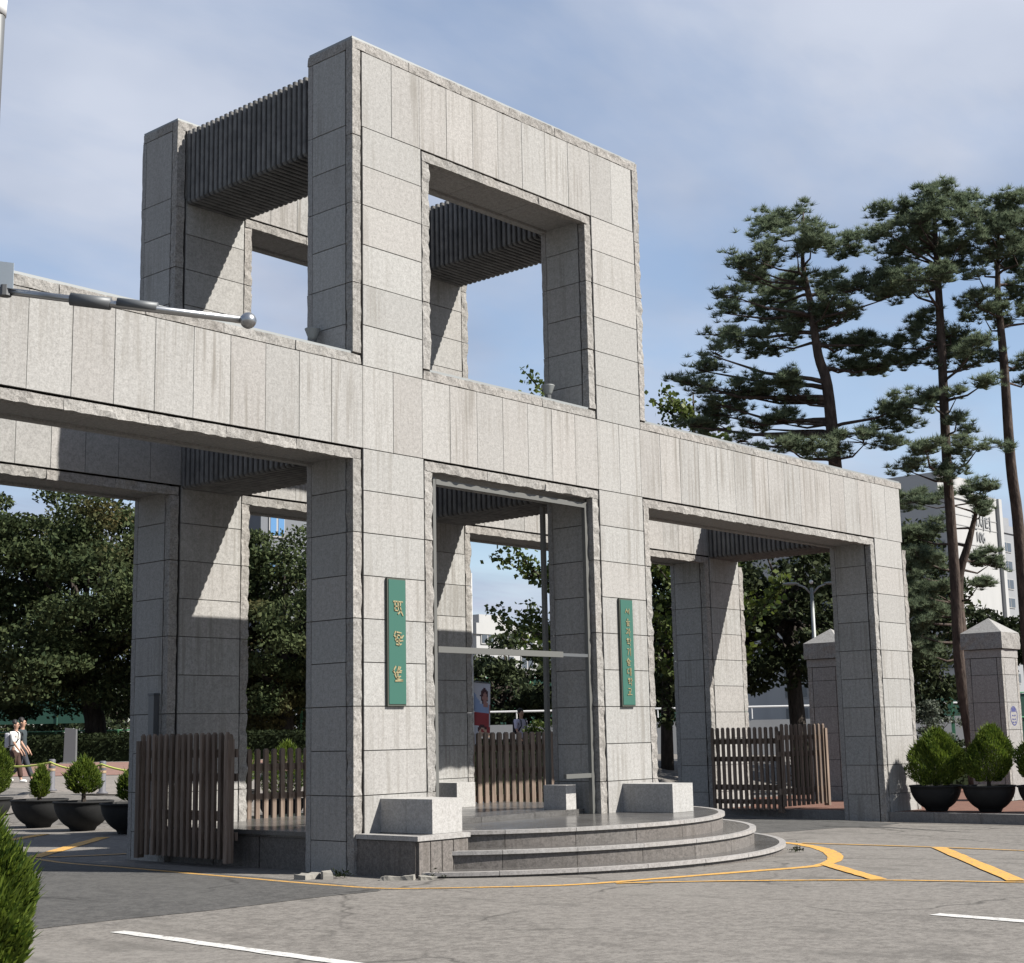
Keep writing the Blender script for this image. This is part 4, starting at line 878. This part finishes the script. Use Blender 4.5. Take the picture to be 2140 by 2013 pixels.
def smooth3(P, k=4):
    P = np.asarray(P, float); out = []
    for i in range(len(P)-1):
        p0, p1, p2, p3 = P[max(0, i-1)], P[i], P[i+1], P[min(len(P)-1, i+2)]
        for j in range(k): t = j/k; out.append(.5*((2*p1)+(-p0+p2)*t+(2*p0-5*p1+4*p2-p3)*t*t+(-p0+3*p1-3*p2+p3)*t**3))
    out.append(P[-1]); return np.array(out)
PADS1 = [(640,270,200,60),(480,340,110,50),(760,400,190,80),(1000,420,130,70),(430,490,150,50),(340,540,80,40),(640,620,260,50),(440,610,90,35),(900,660,200,60),(1120,640,150,70),(520,740,260,60),(300,700,60,40),(260,800,70,40),(580,860,260,60),(820,820,180,90),(1180,720,110,50),(260,920,90,40),(480,980,240,70),(960,1000,180,60),(1100,980,90,60),(1060,1110,200,50),(120,1130,120,40),(80,1210,100,45),(330,1260,220,50),(560,1200,130,60),(640,1280,180,40),(1180,1100,160,50),(250,1390,130,60),(60,1450,80,45),(200,1470,120,40),(560,1430,130,40),(620,1570,200,40),(1080,1540,200,60),(1300,1330,140,70),(1250,1440,130,60),(800,1610,120,40)]
PADS2 = [(1480,110,90,60),(1640,140,80,50),(1240,220,100,70),(1400,200,140,60),(1560,210,110,60),(1200,350,80,50),(1380,280,130,60),(1500,320,130,60),(1260,450,110,60),(1460,430,130,70),(1600,460,120,60),(1250,560,120,50),(1400,600,150,60),(1560,570,120,60),(1340,660,110,50),(1400,850,100,60),(1380,930,90,40),(1560,930,110,50),(1520,1040,160,50),(1700,1000,110,50),(1720,1090,110,60),(1250,1000,80,50),(1340,1080,130,50),(1780,1190,70,50),(1440,1300,60,50),(1600,1410,60,40),(1420,1590,130,40),(1720,1580,150,50),(1300,1700,100,40),(1560,1720,90,40),(1600,1280,50,40)]
PADS3 = [(1960,160,80,60),(1820,200,110,50),(1720,260,100,60),(1880,280,120,60),(1780,360,130,60),(1980,300,120,80),(1900,420,120,50),(1740,500,90,50),(1960,520,100,70),(1700,750,110,60),(1760,830,120,50),(1980,680,90,70),(1990,1090,60,50),(2000,1180,60,40),(2080,400,120,80),(2100,600,120,80),(2100,800,120,70)]
PADS4 = [(250,400,150,90),(420,370,120,70),(800,320,140,100),(850,450,90,80),(250,700,120,80),(300,900,150,100),(850,860,110,50),(900,940,160,70),(800,1130,100,60),(250,1150,150,120),(350,1350,150,120),(280,1550,100,120),(330,1700,150,100),(200,1000,120,100),(220,1300,100,120),(420,1180,90,80),(480,600,80,60)]
FPX = 3108.0
zg = 0.1
pine('broad pine with layered branches, leftmost of the three tall pines', [(23.9, 5.6, zg), (23.7, 5.5, 4), (23.49, 5.43, 7.43), (23.18, 5.32, 9.18), (22.79, 5.21, 11.34), (22.52, 5.29, 12.2), (22.23, 5.27, 13.57), (21.94, 5.29, 14.79), (21.8, 5.1, 16.2)], [.26, .23, .205, .185, .155, .13, .10, .06, .015], PADS1, 61)
pine('tall slim pine, middle of the three tall pines', [(26.8, 3.5, zg), (26.64, 3.45, 1.23), (26.18, 3.42, 3.37), (25.78, 3.19, 6.03), (25.28, 2.96, 9.11), (24.76, 2.63, 12.7), (24.35, 2.4, 15.37), (24.15, 2.3, 16.7)], [.18, .165, .155, .145, .135, .12, .07, .02], PADS2, 62)
pine('tall dark pine at the right edge, rightmost of the three tall pines', [(27.7, 1.95, zg), (27.4, 1.9, 3), (27.15, 1.81, 5.33), (26.77, 1.66, 7.6), (26.47, 1.61, 9.13), (26.03, 1.4, 11.87), (25.67, 1.26, 14.0), (25.46, 0.95, 16.2)], [.19, .175, .165, .155, .145, .12, .08, .02], PADS3, 63)
pine('lower dark evergreen with a forked trunk behind the right front pillar', [(30.6, 5.0, zg), (30.35, 5.05, 2.2), (30.1, 5.1, 4.3), (29.9, 5.0, 6.2), (29.95, 4.6, 7.4), (30.1, 4.2, 8.8)], [.22, .2, .18, .15, .11, .03], PADS4, 64, px=46/3108/4.155, org=(1850, 950, 4.155), depth=46.0, m='pine_needle', dens=1.3, name='evergreen_tree')

# hedges
def hedge(label, pts, h, w, seed, m='hedge_leaf'):
    r = np.random.default_rng(seed); o0 = Vector((*pts[0], gz(*pts[0]))); t = thing('hedge', label, 'hedge', tuple(o0)); C = []; core = MB()
    for a, b in zip(pts[:-1], pts[1:]):
        L = math.dist(a, b); k = int(L*520); u = r.random(k); d = np.array(b)-np.array(a); nrm = np.array([-d[1], d[0]])/L
        s = r.choice([-1, 1], k)*w/2*(1-.25*r.random(k)); z = h*r.random(k)**.7; topm = r.random(k) < .35; z[topm] = h*(.92+.12*r.random(topm.sum())); s[topm] *= r.random(topm.sum())
        xy = np.array(a)+u[:, None]*d+nrm*s[:, None]; C.append(np.stack([xy[:, 0]-o0.x, xy[:, 1]-o0.y, z+np.array([gz(*p)-o0.z for p in xy])], 1))
        V = []; 
        for p, sg in ((a, 1), (a, -1), (b, -1), (b, 1)):
            q = np.array(p)+nrm*sg*w*.38; V.append((q[0]-o0.x, q[1]-o0.y, gz(*q)-o0.z-.2))
        core.add(V+[(x, y, z+.2+h*.9) for x, y, z in V], BF)
    core.build('core', 'hedge_leaf', t); V, F = leaf_cloud(np.concatenate(C), .11, r); fast('foliage', V, F, m, t)
def dp(d, s): p = c0+fx*d+rx*s; return (p.x, p.y)
hedge('long dark clipped hedge behind the pink path on the left', [dp(54.5, -24), dp(54.5, -13), dp(54.5, -7.5)], .95, 1.4, 71)
hedge('dark hedge behind the bowl planters on the right', [(24.0, 7.4), (29.5, 5.3), (34, 3.6)], 1.55, 1.2, 72)
hedge('dark hedge seen through the middle opening', [dp(50.5, -3.2), dp(51, 2.5)], .75, 1.2, 73)
hedge('dark shrub bed in the gap left of the right opening', [(15.5, 12.5), (19, 10.5)], 1.5, 1.2, 74)

# ---------------------------------------------------------------- fences and courts behind
def mesh_fence(label, d, s0, s1, h, m, posts, z_off=0.0, pm='green_paint', name='court_fence'):
    a = dp(d, s0); b = dp(d, s1); L = math.dist(a, b); z = gz(*a)+z_off; t = thing(name, label, 'fence', (*a, z), math.atan2(b[1]-a[1], b[0]-a[0]))
    for i in range(posts-1):
        x0 = L*i/(posts-1); x1 = L*(i+1)/(posts-1); box('mesh_panel', x0+.05, x1-.05, -.012, .012, .08, h-.06, m, t)
    for i in range(posts): x = L*i/(posts-1); MB().tube([(x, -.02, 0), (x, -.02, h)], .045, 6).build('post', pm, t)
    for z_ in (h*.55, h): MB().tube([(0, -.04, z_), (L, -.04, z_)], .03, 6).build('rail', pm, t)
mesh_fence('low pale green fence behind the hedge at the left', 66, -27, -12, 1.15, 'pale_green', 12)
mesh_fence('tall green netting of a sports court behind the left trees', 84, -30, -23.5, 2.2, 'green_mesh', 4, 1.6, 'green_mesh')
mesh_fence('dark green court netting seen through the middle opening', 92, -9, 14, 4.2, 'green_mesh', 8)
mesh_fence('green court netting behind the shrubs on the right', 72, 15, 30, 2.6, 'green_mesh', 7)
gp = thing('green_pole', 'bright green pole in front of the pine trunk on the right', 'pole', (43.2, 11.75, gz(43.2, 11.75))); MB().tube([(0, 0, 0), (-.1, 0, 3.7)], .075, 8).build('shaft', 'green_paint', gp); MB().tube([(-.1, 0, 3.7), (-.1, 0, 3.86)], .05, 8).build('cap', 'dark_metal', gp)
gp = thing('green_pole', 'bright green pole over the back picket gate, left of the tall front pillar', 'pole', (25.93, 31.5, gz(25.9, 31.5))); MB().tube([(0, 0, 0), (0, 0, 1.75)], .06, 8).build('shaft', 'green_paint', gp)
wf = thing('white_rail_frame', 'white tubular rail frame above the back picket gate', 'rail', (24.45, 33.25, gz(24.4, 33.2))); A_ = Vector((0, 0, 0)); B_ = Vector((.95, -.98, 0))
for u in (0, .42, 1.0): p = A_.lerp(B_, u); MB().tube([p, p+Vector((0, 0, 1.75 if u < 1 else 1.4))], .035, 6).build('upright', 'white_plastic', wf)
MB().tube([A_+Vector((0, 0, 1.25)), B_+Vector((0, 0, 1.25))], .035, 6).build('rail', 'white_plastic', wf); MB().tube([A_+Vector((0, 0, 1.72)), A_.lerp(B_, .2)+Vector((0, 0, 1.72))], .035, 6).build('rail', 'white_plastic', wf)
MB().tube([A_.lerp(B_, .42)+Vector((0, 0, 1.74)), A_.lerp(B_, .66)+Vector((0, 0, 1.74))], .03, 6).build('rail', 'white_plastic', wf)
wl = thing('white_rail_wall', 'low pale wall with a white rail behind the man in the white shirt', 'wall', (*dp(64, -6), gz(*dp(64, -6))), math.atan2(rx.y, rx.x))
box('wall', 0, 26, 0, .3, -.5, 1.0, 'apartment_grey', wl); MB().tube([(0, 0, 1.55), (26, 0, 1.55)], .04, 6).build('rail', 'white_plastic', wl)
for i in range(14): MB().tube([(i*2, 0, 1.05), (i*2, 0, 1.55)], .03, 6).build('rail_post', 'white_plastic', wl)

# street lamp with two arms
LX, LY = 24.15, 6.85; LS = .74
lp = thing('street_lamp', 'double-armed grey street lamp in front of the dark tree', 'street lamp', (LX, LY, gz(LX, LY)), math.atan2(rx.y, rx.x)); H = 5.84-gz(LX, LY)
MB().tube([(0, 0, 0), (0, 0, H*.5), (0, 0, H)], [.085, .07, .05], 10).build('pole', 'coping_metal', lp, True)
for s in (-1, 1):
    ar = MB().tube([(0, 0, H-.2), (s*.2, 0, H+.02), (s*.42, 0, H+.11)], .028, 8).build('arm', 'coping_metal', lp, True)
    mb = MB().lathe(sphere_prof(1, 8), (0, 0, 0), 12); mb.v = [(s*.60+v[0]*.24, v[1]*.085, H+.13+v[2]*.045) for v in mb.v]; mb.build('lamp_head', 'coping_metal', ar, True)
MB().lathe(sphere_prof(.06, 8), (0, 0, H+.17), 12).build('finial', 'white_plastic', lp, True)

# banner on a white pole
bn = thing('banner', 'white pole banner printed with portraits, seen through the middle opening', 'banner', (11.14, 8.2, gz(11.14, 8.2)), math.atan2(-.76, .65))
MB().tube([(0, 0, 0), (0, 0, 5.6)], .028, 8).build('pole', 'white_plastic', bn); MB().tube([(0, 0, 3.13), (.40, 0, 3.06)], .012, 6).build('top_bar', 'grey_metal', bn)
nx, nz = 14, 36; V = []; F = []
for j in range(nz+1):
    for i in range(nx+1): u = i/nx; v = j/nz; V.append((.03+.38*u-.03*v*u, .025*math.sin(u*4+v*3), 3.10-.05*u-1.20*v - (.22*(1-u/.35) if j == nz and u < .35 else 0)))
me = bpy.data.meshes.new('cloth')
for j in range(nz):
    for i in range(nx): a = j*(nx+1)+i; F.append((a, a+1, a+nx+2, a+nx+1))
me.from_pydata(V, [], F); ms = ['banner_white', 'banner_dark', 'banner_blue', 'banner_red', 'banner_skin', 'banner_face']
for m_ in ms: me.materials.append(MATS[m_])
for k, pl in enumerate(me.polygons):
    i = k % nx; j = k//nx; u = (i+.5)/nx; v = (j+.5)/nz; c_ = 0
    if .55 < v < .80: c_ = 3 if u < .9 else 0
    if .38 < v <= .55: c_ = 2 if u < .9 else 5
    if .2 < v <= .38 and u < .35 and (u-.05) < (v-.2)*2: c_ = 2
    if ((u-.64)/.25)**2+((v-.24)/.15)**2 < 1: c_ = 1
    if ((u-.68)/.15)**2+((v-.27)/.09)**2 < 1: c_ = 5
    if ((u-.7)/.16)**2+((v-.40)/.05)**2 < 1: c_ = 5
    if ((u-.52)/.30)**2+((v-.87)/.09)**2 < 1: c_ = 1
    if ((u-.55)/.26)**2+((v-.92)/.08)**2 < 1: c_ = 4
    if ((u-.52)/.10)**2+((v-.89)/.03)**2 < 1: c_ = 3
    if v > .8 and u > .8: c_ = 3 if v < .93 else 4
    pl.material_index = c_
me.shade_smooth(); put('cloth', me, bn)

# ---------------------------------------------------------------- people
def skin_mesh(name, chain, m, parent, sub=2):
    """chain: {'v': [(x,y,z,r)], 'e': [(a,b)]} grown with a skin modifier"""
    me = bpy.data.meshes.new(name); me.from_pydata([v[:3] for v in chain['v']], chain['e'], []); o = bpy.data.objects.new(name, me); col.objects.link(o)
    md = o.modifiers.new('skin', 'SKIN'); md.use_smooth_shade = True
    lay = me.skin_vertices[0].data if me.skin_vertices else None
    if lay is None:
        bm_ = bmesh.new(); bm_.from_mesh(me); bm_.verts.layers.skin.verify(); bm_.to_mesh(me); bm_.free(); lay = me.skin_vertices[0].data
    for i, v in enumerate(chain['v']):
        rr = v[3]; lay[i].radius = rr if isinstance(rr, tuple) else (rr, rr); lay[i].use_root = (i == 0)
    s = o.modifiers.new('sub', 'SUBSURF'); s.levels = sub; s.render_levels = sub
    dg = bpy.context.evaluated_depsgraph_get(); ev = o.evaluated_get(dg); nm = bpy.data.meshes.new_from_object(ev); bpy.data.objects.remove(o); bpy.data.meshes.remove(me)
    nm.materials.clear(); nm.materials.append(MATS[m]); nm.shade_smooth(); return put(name, nm, parent)
def person(label, x, y, face, h, stride, shirt, trousers, pack=None, shoes='shoe_white', arm=0.3, hairlong=False, z=None):
    """figure facing local +X, origin between the feet"""
    zb = gz(x, y)+.03 if z is None else z
    t = thing('person', label, 'person', (x, y, zb), face); k = h/1.75; s = stride
    hip, sh, hd = .93, 1.42, 1.63
    LF = dict(hipL=(0, .09, hip), kneeL=(.10*s+.04, .09, .50), ankL=(.30*s, .09, .09), toeL=(.30*s+.16, .10, .04), hipR=(0, -.09, hip), kneeR=(.0*s, -.09, .49), ankR=(-.34*s, -.09, .14), toeR=(-.34*s+.14, -.10, .05))
    body = {'v': [(0, 0, .98, .12), (0, 0, 1.15, .105), (0, 0, 1.33, .12), (0, 0, 1.45, .06), (.01, 0, 1.52, .05), (.02, 0, 1.58, .075), (.02, 0, 1.66, .088), (.01, 0, 1.72, .06),
                  (.0, .17, 1.40, .05), (-.03-.1*arm, .22, 1.14, .038), (.10*arm+.06, .23, .93, .03), (.14*arm+.10, .23, .84, .028), (.14*arm+.13, .23, .77, .016),
                  (.0, -.17, 1.40, .05), (.03+.05*arm, -.22, 1.14, .038), (.20*arm+.10, -.22, .95, .03), (.24*arm+.15, -.21, .87, .028), (.24*arm+.19, -.21, .80, .016),
                  (*LF['hipL'], .08), (*LF['kneeL'], .058), (*LF['ankL'], .04), (*LF['toeL'], .032), (*LF['hipR'], .08), (*LF['kneeR'], .058), (*LF['ankR'], .04), (*LF['toeR'], .032)],
            'e': [(0, 1), (1, 2), (2, 3), (3, 4), (4, 5), (5, 6), (6, 7), (2, 8), (8, 9), (9, 10), (10, 11), (11, 12), (2, 13), (13, 14), (14, 15), (15, 16), (16, 17), (0, 18), (18, 19), (19, 20), (20, 21), (0, 22), (22, 23), (23, 24), (24, 25)]}
    sc_ = lambda c: {'v': [(v[0]*k, v[1]*k, v[2]*k, v[3]*k) for v in c['v']], 'e': c['e']}
    b = skin_mesh('body', sc_(body), 'skin', t)
    # five fingers a hand as short chains rooted in the palm
    for (px_, py_, pz_) in ((.14*arm+.11, .23, .82), (.24*arm+.16, -.21, .85)):
        for f in range(5):
            dy = (f-2)*.012; L = (.05, .065, .07, .065, .05)[f] if f else .045; th = f == 0
            MB().tube([((px_+.0)*k, (py_+dy)*k, pz_*k), ((px_+.02+(.02 if th else 0))*k, (py_+dy*1.2)*k, (pz_-.04)*k), ((px_+.035+(.03 if th else 0))*k, (py_+dy*1.2)*k, (pz_-.04-L*.6)*k)], [.010*k, .009*k, .006*k], 6).build('finger', 'skin', b, True)
    top = {'v': [(0, 0, .80, .165), (0, 0, 1.0, .15), (0, 0, 1.2, .135), (0, 0, 1.36, .145), (0, 0, 1.45, .085), (0, .18, 1.405, .072), (-.015-.05*arm, .215, 1.25, .066), (-.03-.09*arm, .22, 1.13, .06), (0, -.18, 1.405, .072), (.015, -.215, 1.25, .066), (.03+.04*arm, -.22, 1.13, .06)], 'e': [(0, 1), (1, 2), (2, 3), (3, 4), (3, 5), (5, 6), (6, 7), (3, 8), (8, 9), (9, 10)]}
    skin_mesh('shirt', sc_(top), shirt, t)
    tr = {'v': [(0, 0, 1.04, .14), (0, 0, .90, .145), (LF['hipL'][0]+.01, .095, .80, .105), (*LF['kneeL'], .085), (LF['ankL'][0], .09, LF['ankL'][2]+.05, .075), (LF['hipR'][0], -.095, .80, .105), (*LF['kneeR'], .085), (LF['ankR'][0]+.02, -.09, LF['ankR'][2]+.05, .075)], 'e': [(0, 1), (1, 2), (2, 3), (3, 4), (1, 5), (5, 6), (6, 7)]}
    skin_mesh('trousers', sc_(tr), trousers, t)
    for a_, q in (('L', .1), ('R', -.1)):
        A, T_ = LF['ank'+a_], LF['toe'+a_]; skin_mesh('shoe', sc_({'v': [(A[0]-.05, A[1], A[2]-.03, .05), (A[0]+.04, A[1], A[2]-.03, .052), (T_[0]+.02, T_[1], T_[2]+.005, .042)], 'e': [(0, 1), (1, 2)]}), shoes, t, 1)
    hr = [(-.045, 0, 1.655, .115), (-.01, 0, 1.725, .118), (.045, 0, 1.745, .085)] + ([(-.07, 0, 1.56, .07)] if hairlong else [])
    skin_mesh('hair', sc_({'v': hr, 'e': [(0, 1), (1, 2)]+([(0, 3)] if hairlong else [])}), 'hair', t)
    for s_ in (-1, 1): MB().lathe(sphere_prof(.011*k, 6), (.098*k, s_*.032*k, 1.655*k), 8).build('eye', 'hair', b)
    MB().add([(.10*k, -.012*k, 1.615*k), (.10*k, .012*k, 1.615*k), (.128*k, 0, 1.612*k), (.098*k, 0, 1.655*k)], [(0, 2, 3), (2, 1, 3), (0, 1, 2)]).build('nose', 'skin', b)
    MB().tube([(.098*k, -.025*k, 1.58*k), (.106*k, 0, 1.578*k), (.098*k, .025*k, 1.58*k)], .006*k, 5).build('mouth', 'cloth_brown', b)
    for s_ in (-1, 1): MB().lathe(sphere_prof(.022*k, 6), (.0, s_*.088*k, 1.64*k), 8).build('ear', 'skin', b)
    if pack:
        mb = MB().box(-.27*k, -.13*k, -.14*k, .14*k, 1.0*k, 1.42*k); o = mb.build('backpack', pack, t); bv_ = o.modifiers.new('b', 'BEVEL'); bv_.width = .04; bv_.segments = 3
        for s_ in (-1, 1): MB().tube([(-.14*k, s_*.09*k, 1.42*k), (-.02*k, s_*.10*k, 1.485*k), (.13*k, s_*.105*k, 1.42*k), (.155*k, s_*.11*k, 1.25*k), (.05*k, s_*.16*k, 1.08*k), (-.14*k, s_*.13*k, 1.04*k)], .017*k, 6).build('strap', 'cloth_black', o)
    return t
camdir = math.atan2(-.61, -.79)
person('pedestrian in a white shirt and brown trousers with a backpack, walking at the left edge', 8.66, 23.55, math.atan2(-.80, .60), 1.72, .55, 'cloth_white', 'cloth_brown', 'bag_grey', arm=.5)
person('pedestrian in a dark slate top striding behind the one in white at the left edge', 8.98, 23.75, math.atan2(-.78, .62), 1.78, .95, 'cloth_slate', 'cloth_navy', None, arm=.4)
person('pedestrian in a pale T-shirt with black backpack straps behind the middle picket gate', 22.65, 16.85, math.atan2(-.95, -.15), 1.80, .4, 'cloth_lilac', 'cloth_navy', 'cloth_black', arm=.3, z=.80)

# ---------------------------------------------------------------- buildings behind
def building(label, x0, x1, y0, y1, z1, wall, wins=(), name='apartment_building', zb=-4, parapet=True, roof_boxes=()):
    t = thing(name, label, 'building', ((x0+x1)/2, (y0+y1)/2, zb)); ox, oy = (x0+x1)/2, (y0+y1)/2
    box('wall', x0-ox, x1-ox, y0-oy, y1-oy, 0, z1-zb, wall, t)
    if parapet:
        for (a, b, c_, d_) in ((x0-.2, x1+.2, y0-.2, y0+.25), (x0-.2, x1+.2, y1-.25, y1+.2), (x0-.2, x0+.25, y0+.26, y1-.26), (x1-.25, x1+.2, y0+.26, y1-.26)): box('parapet', a-ox, b-ox, c_-oy, d_-oy, z1-zb-.6, z1-zb+.5, wall, t)
    for (a, b, c_, d_, h) in roof_boxes: box('roof_house', a-ox, b-ox, c_-oy, d_-oy, z1-zb, z1-zb+h, wall, t)
    # windows: ('y', x0, x1, z0, z1) on the -Y face; ('x', ya, yb, z0, z1) on the -X face
    for (f, a, b, za, zc, m_) in wins:
        if f == 'y':
            w = box('window', a-ox, b-ox, y0-oy-.10, y0-oy+.05, za-zb, zc-zb, 'apartment_band', t); 
            n = 2
            for i in range(n): xa = a+(b-a)*i/n+.12; xb = a+(b-a)*(i+1)/n-.08; box('pane', xa-ox, xb-ox, y0-oy-.13, y0-oy-.095, za-zb+.15, zc-zb-.15, m_, w)
        else:
            w = box('window', x0-ox-.10, x0-ox+.05, a-oy, b-oy, za-zb, zc-zb, 'apartment_band', t)
            for i in range(2): ya = a+(b-a)*i/2+.12; yb = a+(b-a)*(i+1)/2-.08; box('pane', x0-ox-.13, x0-ox-.095, ya-oy, yb-oy, za-zb+.15, zc-zb-.15, m_, w)
    return t
# number 106: pale gable end to the sun, long side with windows to the left
wins = [('x', 67.5+i*5.2, 71.0+i*5.2, 3+k*2.9, 4.7+k*2.9, 'window_glass') for i in range(5) for k in range(9)]
a106 = building('pale apartment block with the number 106 on its gable, behind the right pines', 162.3, 175.6, 66, 100, 30.9, 'apartment_wall', wins, roof_boxes=((155.2+7.2, 155.2+17, 68, 80, 3.0),))
ox, oy = (162.3+175.6)/2, 83
for z in (24.6, 26.9, 28.2): box('wall_band', 162.4-ox, 175.5-ox, 66-oy-.06, 66-oy-.001, z+4, z+4.12, 'apartment_band', a106)
box('corner_fin', 175.0-ox, 175.9-ox, 66-oy-.5, 66-oy-.061, 0, 35.4, 'apartment_wall', a106)
def text(body, size, loc, parent, m, ext=.04):
    cu = bpy.data.curves.new('lettering', 'FONT'); cu.body = body; cu.size = size; cu.extrude = ext; cu.align_x = 'CENTER'; cu.materials.append(MATS[m])
    o = bpy.data.objects.new('lettering', cu); col.objects.link(o); o.rotation_euler = (R_(90), 0, 0); o.location = loc
    dg = bpy.context.evaluated_depsgraph_get(); me = bpy.data.meshes.new_from_object(o.evaluated_get(dg)); n = put('lettering', me, parent); n.rotation_euler = o.rotation_euler; n.location = loc; bpy.data.objects.remove(o); return n
text('106', 1.9, (169.5-ox, 66-oy-.1, 25.2+4), a106, 'letter_grey')
text('센시티', 2.2, (170.0-ox, 66-oy-.1, 26.95+4), a106, 'letter_grey')
w107 = [('y', 197.2+i*4.4, 200.2+i*4.4, 5+k*2.75, 6.6+k*2.75, 'window_glass') for i in range(4) for k in range(9)]
building('stepped apartment block with rows of windows at the right edge', 196.2, 216, 75, 90, 30.5, 'apartment_grey', w107, roof_boxes=((199, 205, 77, 84, 2.4),))
wl_ = [('y', 55.9+i*5.2, 57.4+i*5.2, 3.0+k*3.4, 5.1+k*3.4, 'window_blue') for i in range(2) for k in range(5)]
building('grey campus building with blue windows behind the left trees', 55.2, 68, 70.5, 74, 21.5, 'campus_wall', wl_, name='campus_building')
wc = [('y', 95.6+i*3.0, 97.5+i*3.0, 6+k*2.4, 7.4+k*2.4, 'window_glass') for i in range(8) for k in range(3)]
building('low pale apartment block with dark windows far behind the middle opening', 95, 121, 86, 98, 12.4, 'apartment_wall', wc, roof_boxes=((96.5, 100, 87, 91, 1.5),))
building('small white block with a lean-to roof at the left of the middle opening', 88.5, 93, 90, 99, 13.9, 'apartment_wall', [('x', 92, 95, 10.5, 12.3, 'window_glass')])

# ---------------------------------------------------------------- broken kerb pieces and weeds
for i, (x, y, sx, sy, h, rz, lb) in enumerate(((-0.72, 0.08, .34, .16, .07, .2, 'flat broken slab lying at the foot of the left front pillar'), (-0.58, -0.12, .2, .12, .1, 1.0, 'rough white lump of broken kerb beside the flat slab'), (-0.22, -1.05, .42, .11, .06, -.9, 'long sliver of broken kerb in front of the side block'), (0.05, -1.36, .22, .1, .05, -.6, 'small kerb chip at the corner of the lowest step'))):
    t = thing('stone_rubble', lb, 'rubble', (x, y, gz(x, y)-.01), rz); rough_box('chunk', -sx/2, sx/2, -sy/2, sy/2, 0, h, ('+x', '-x', '+y', '-y', '+z'), .035, 'rubble', t, .05)
def weed(label, x, y, s, seed):
    r = np.random.default_rng(seed); C = r.normal(0, 1, (90, 3))*np.array([s, s, .0])+np.array([0, 0, s*.4]); C[:, 2] += np.abs(r.normal(0, s*.5, 90)); t = thing('weed', label, 'weed', (x, y, gz(x, y))); V, F = leaf_cloud(C, s*.8, r, 0, .3); fast('leaves', V, F, 'hedge_leaf', t)
weed('tuft of weeds at the right end of the lowest step', 6.55, -2.85, .06, 81); weed('small weeds by the broken slab at the left front pillar', -0.42, -0.2, .07, 82); weed('small weeds in front of the side block', 0.25, -1.3, .06, 83)
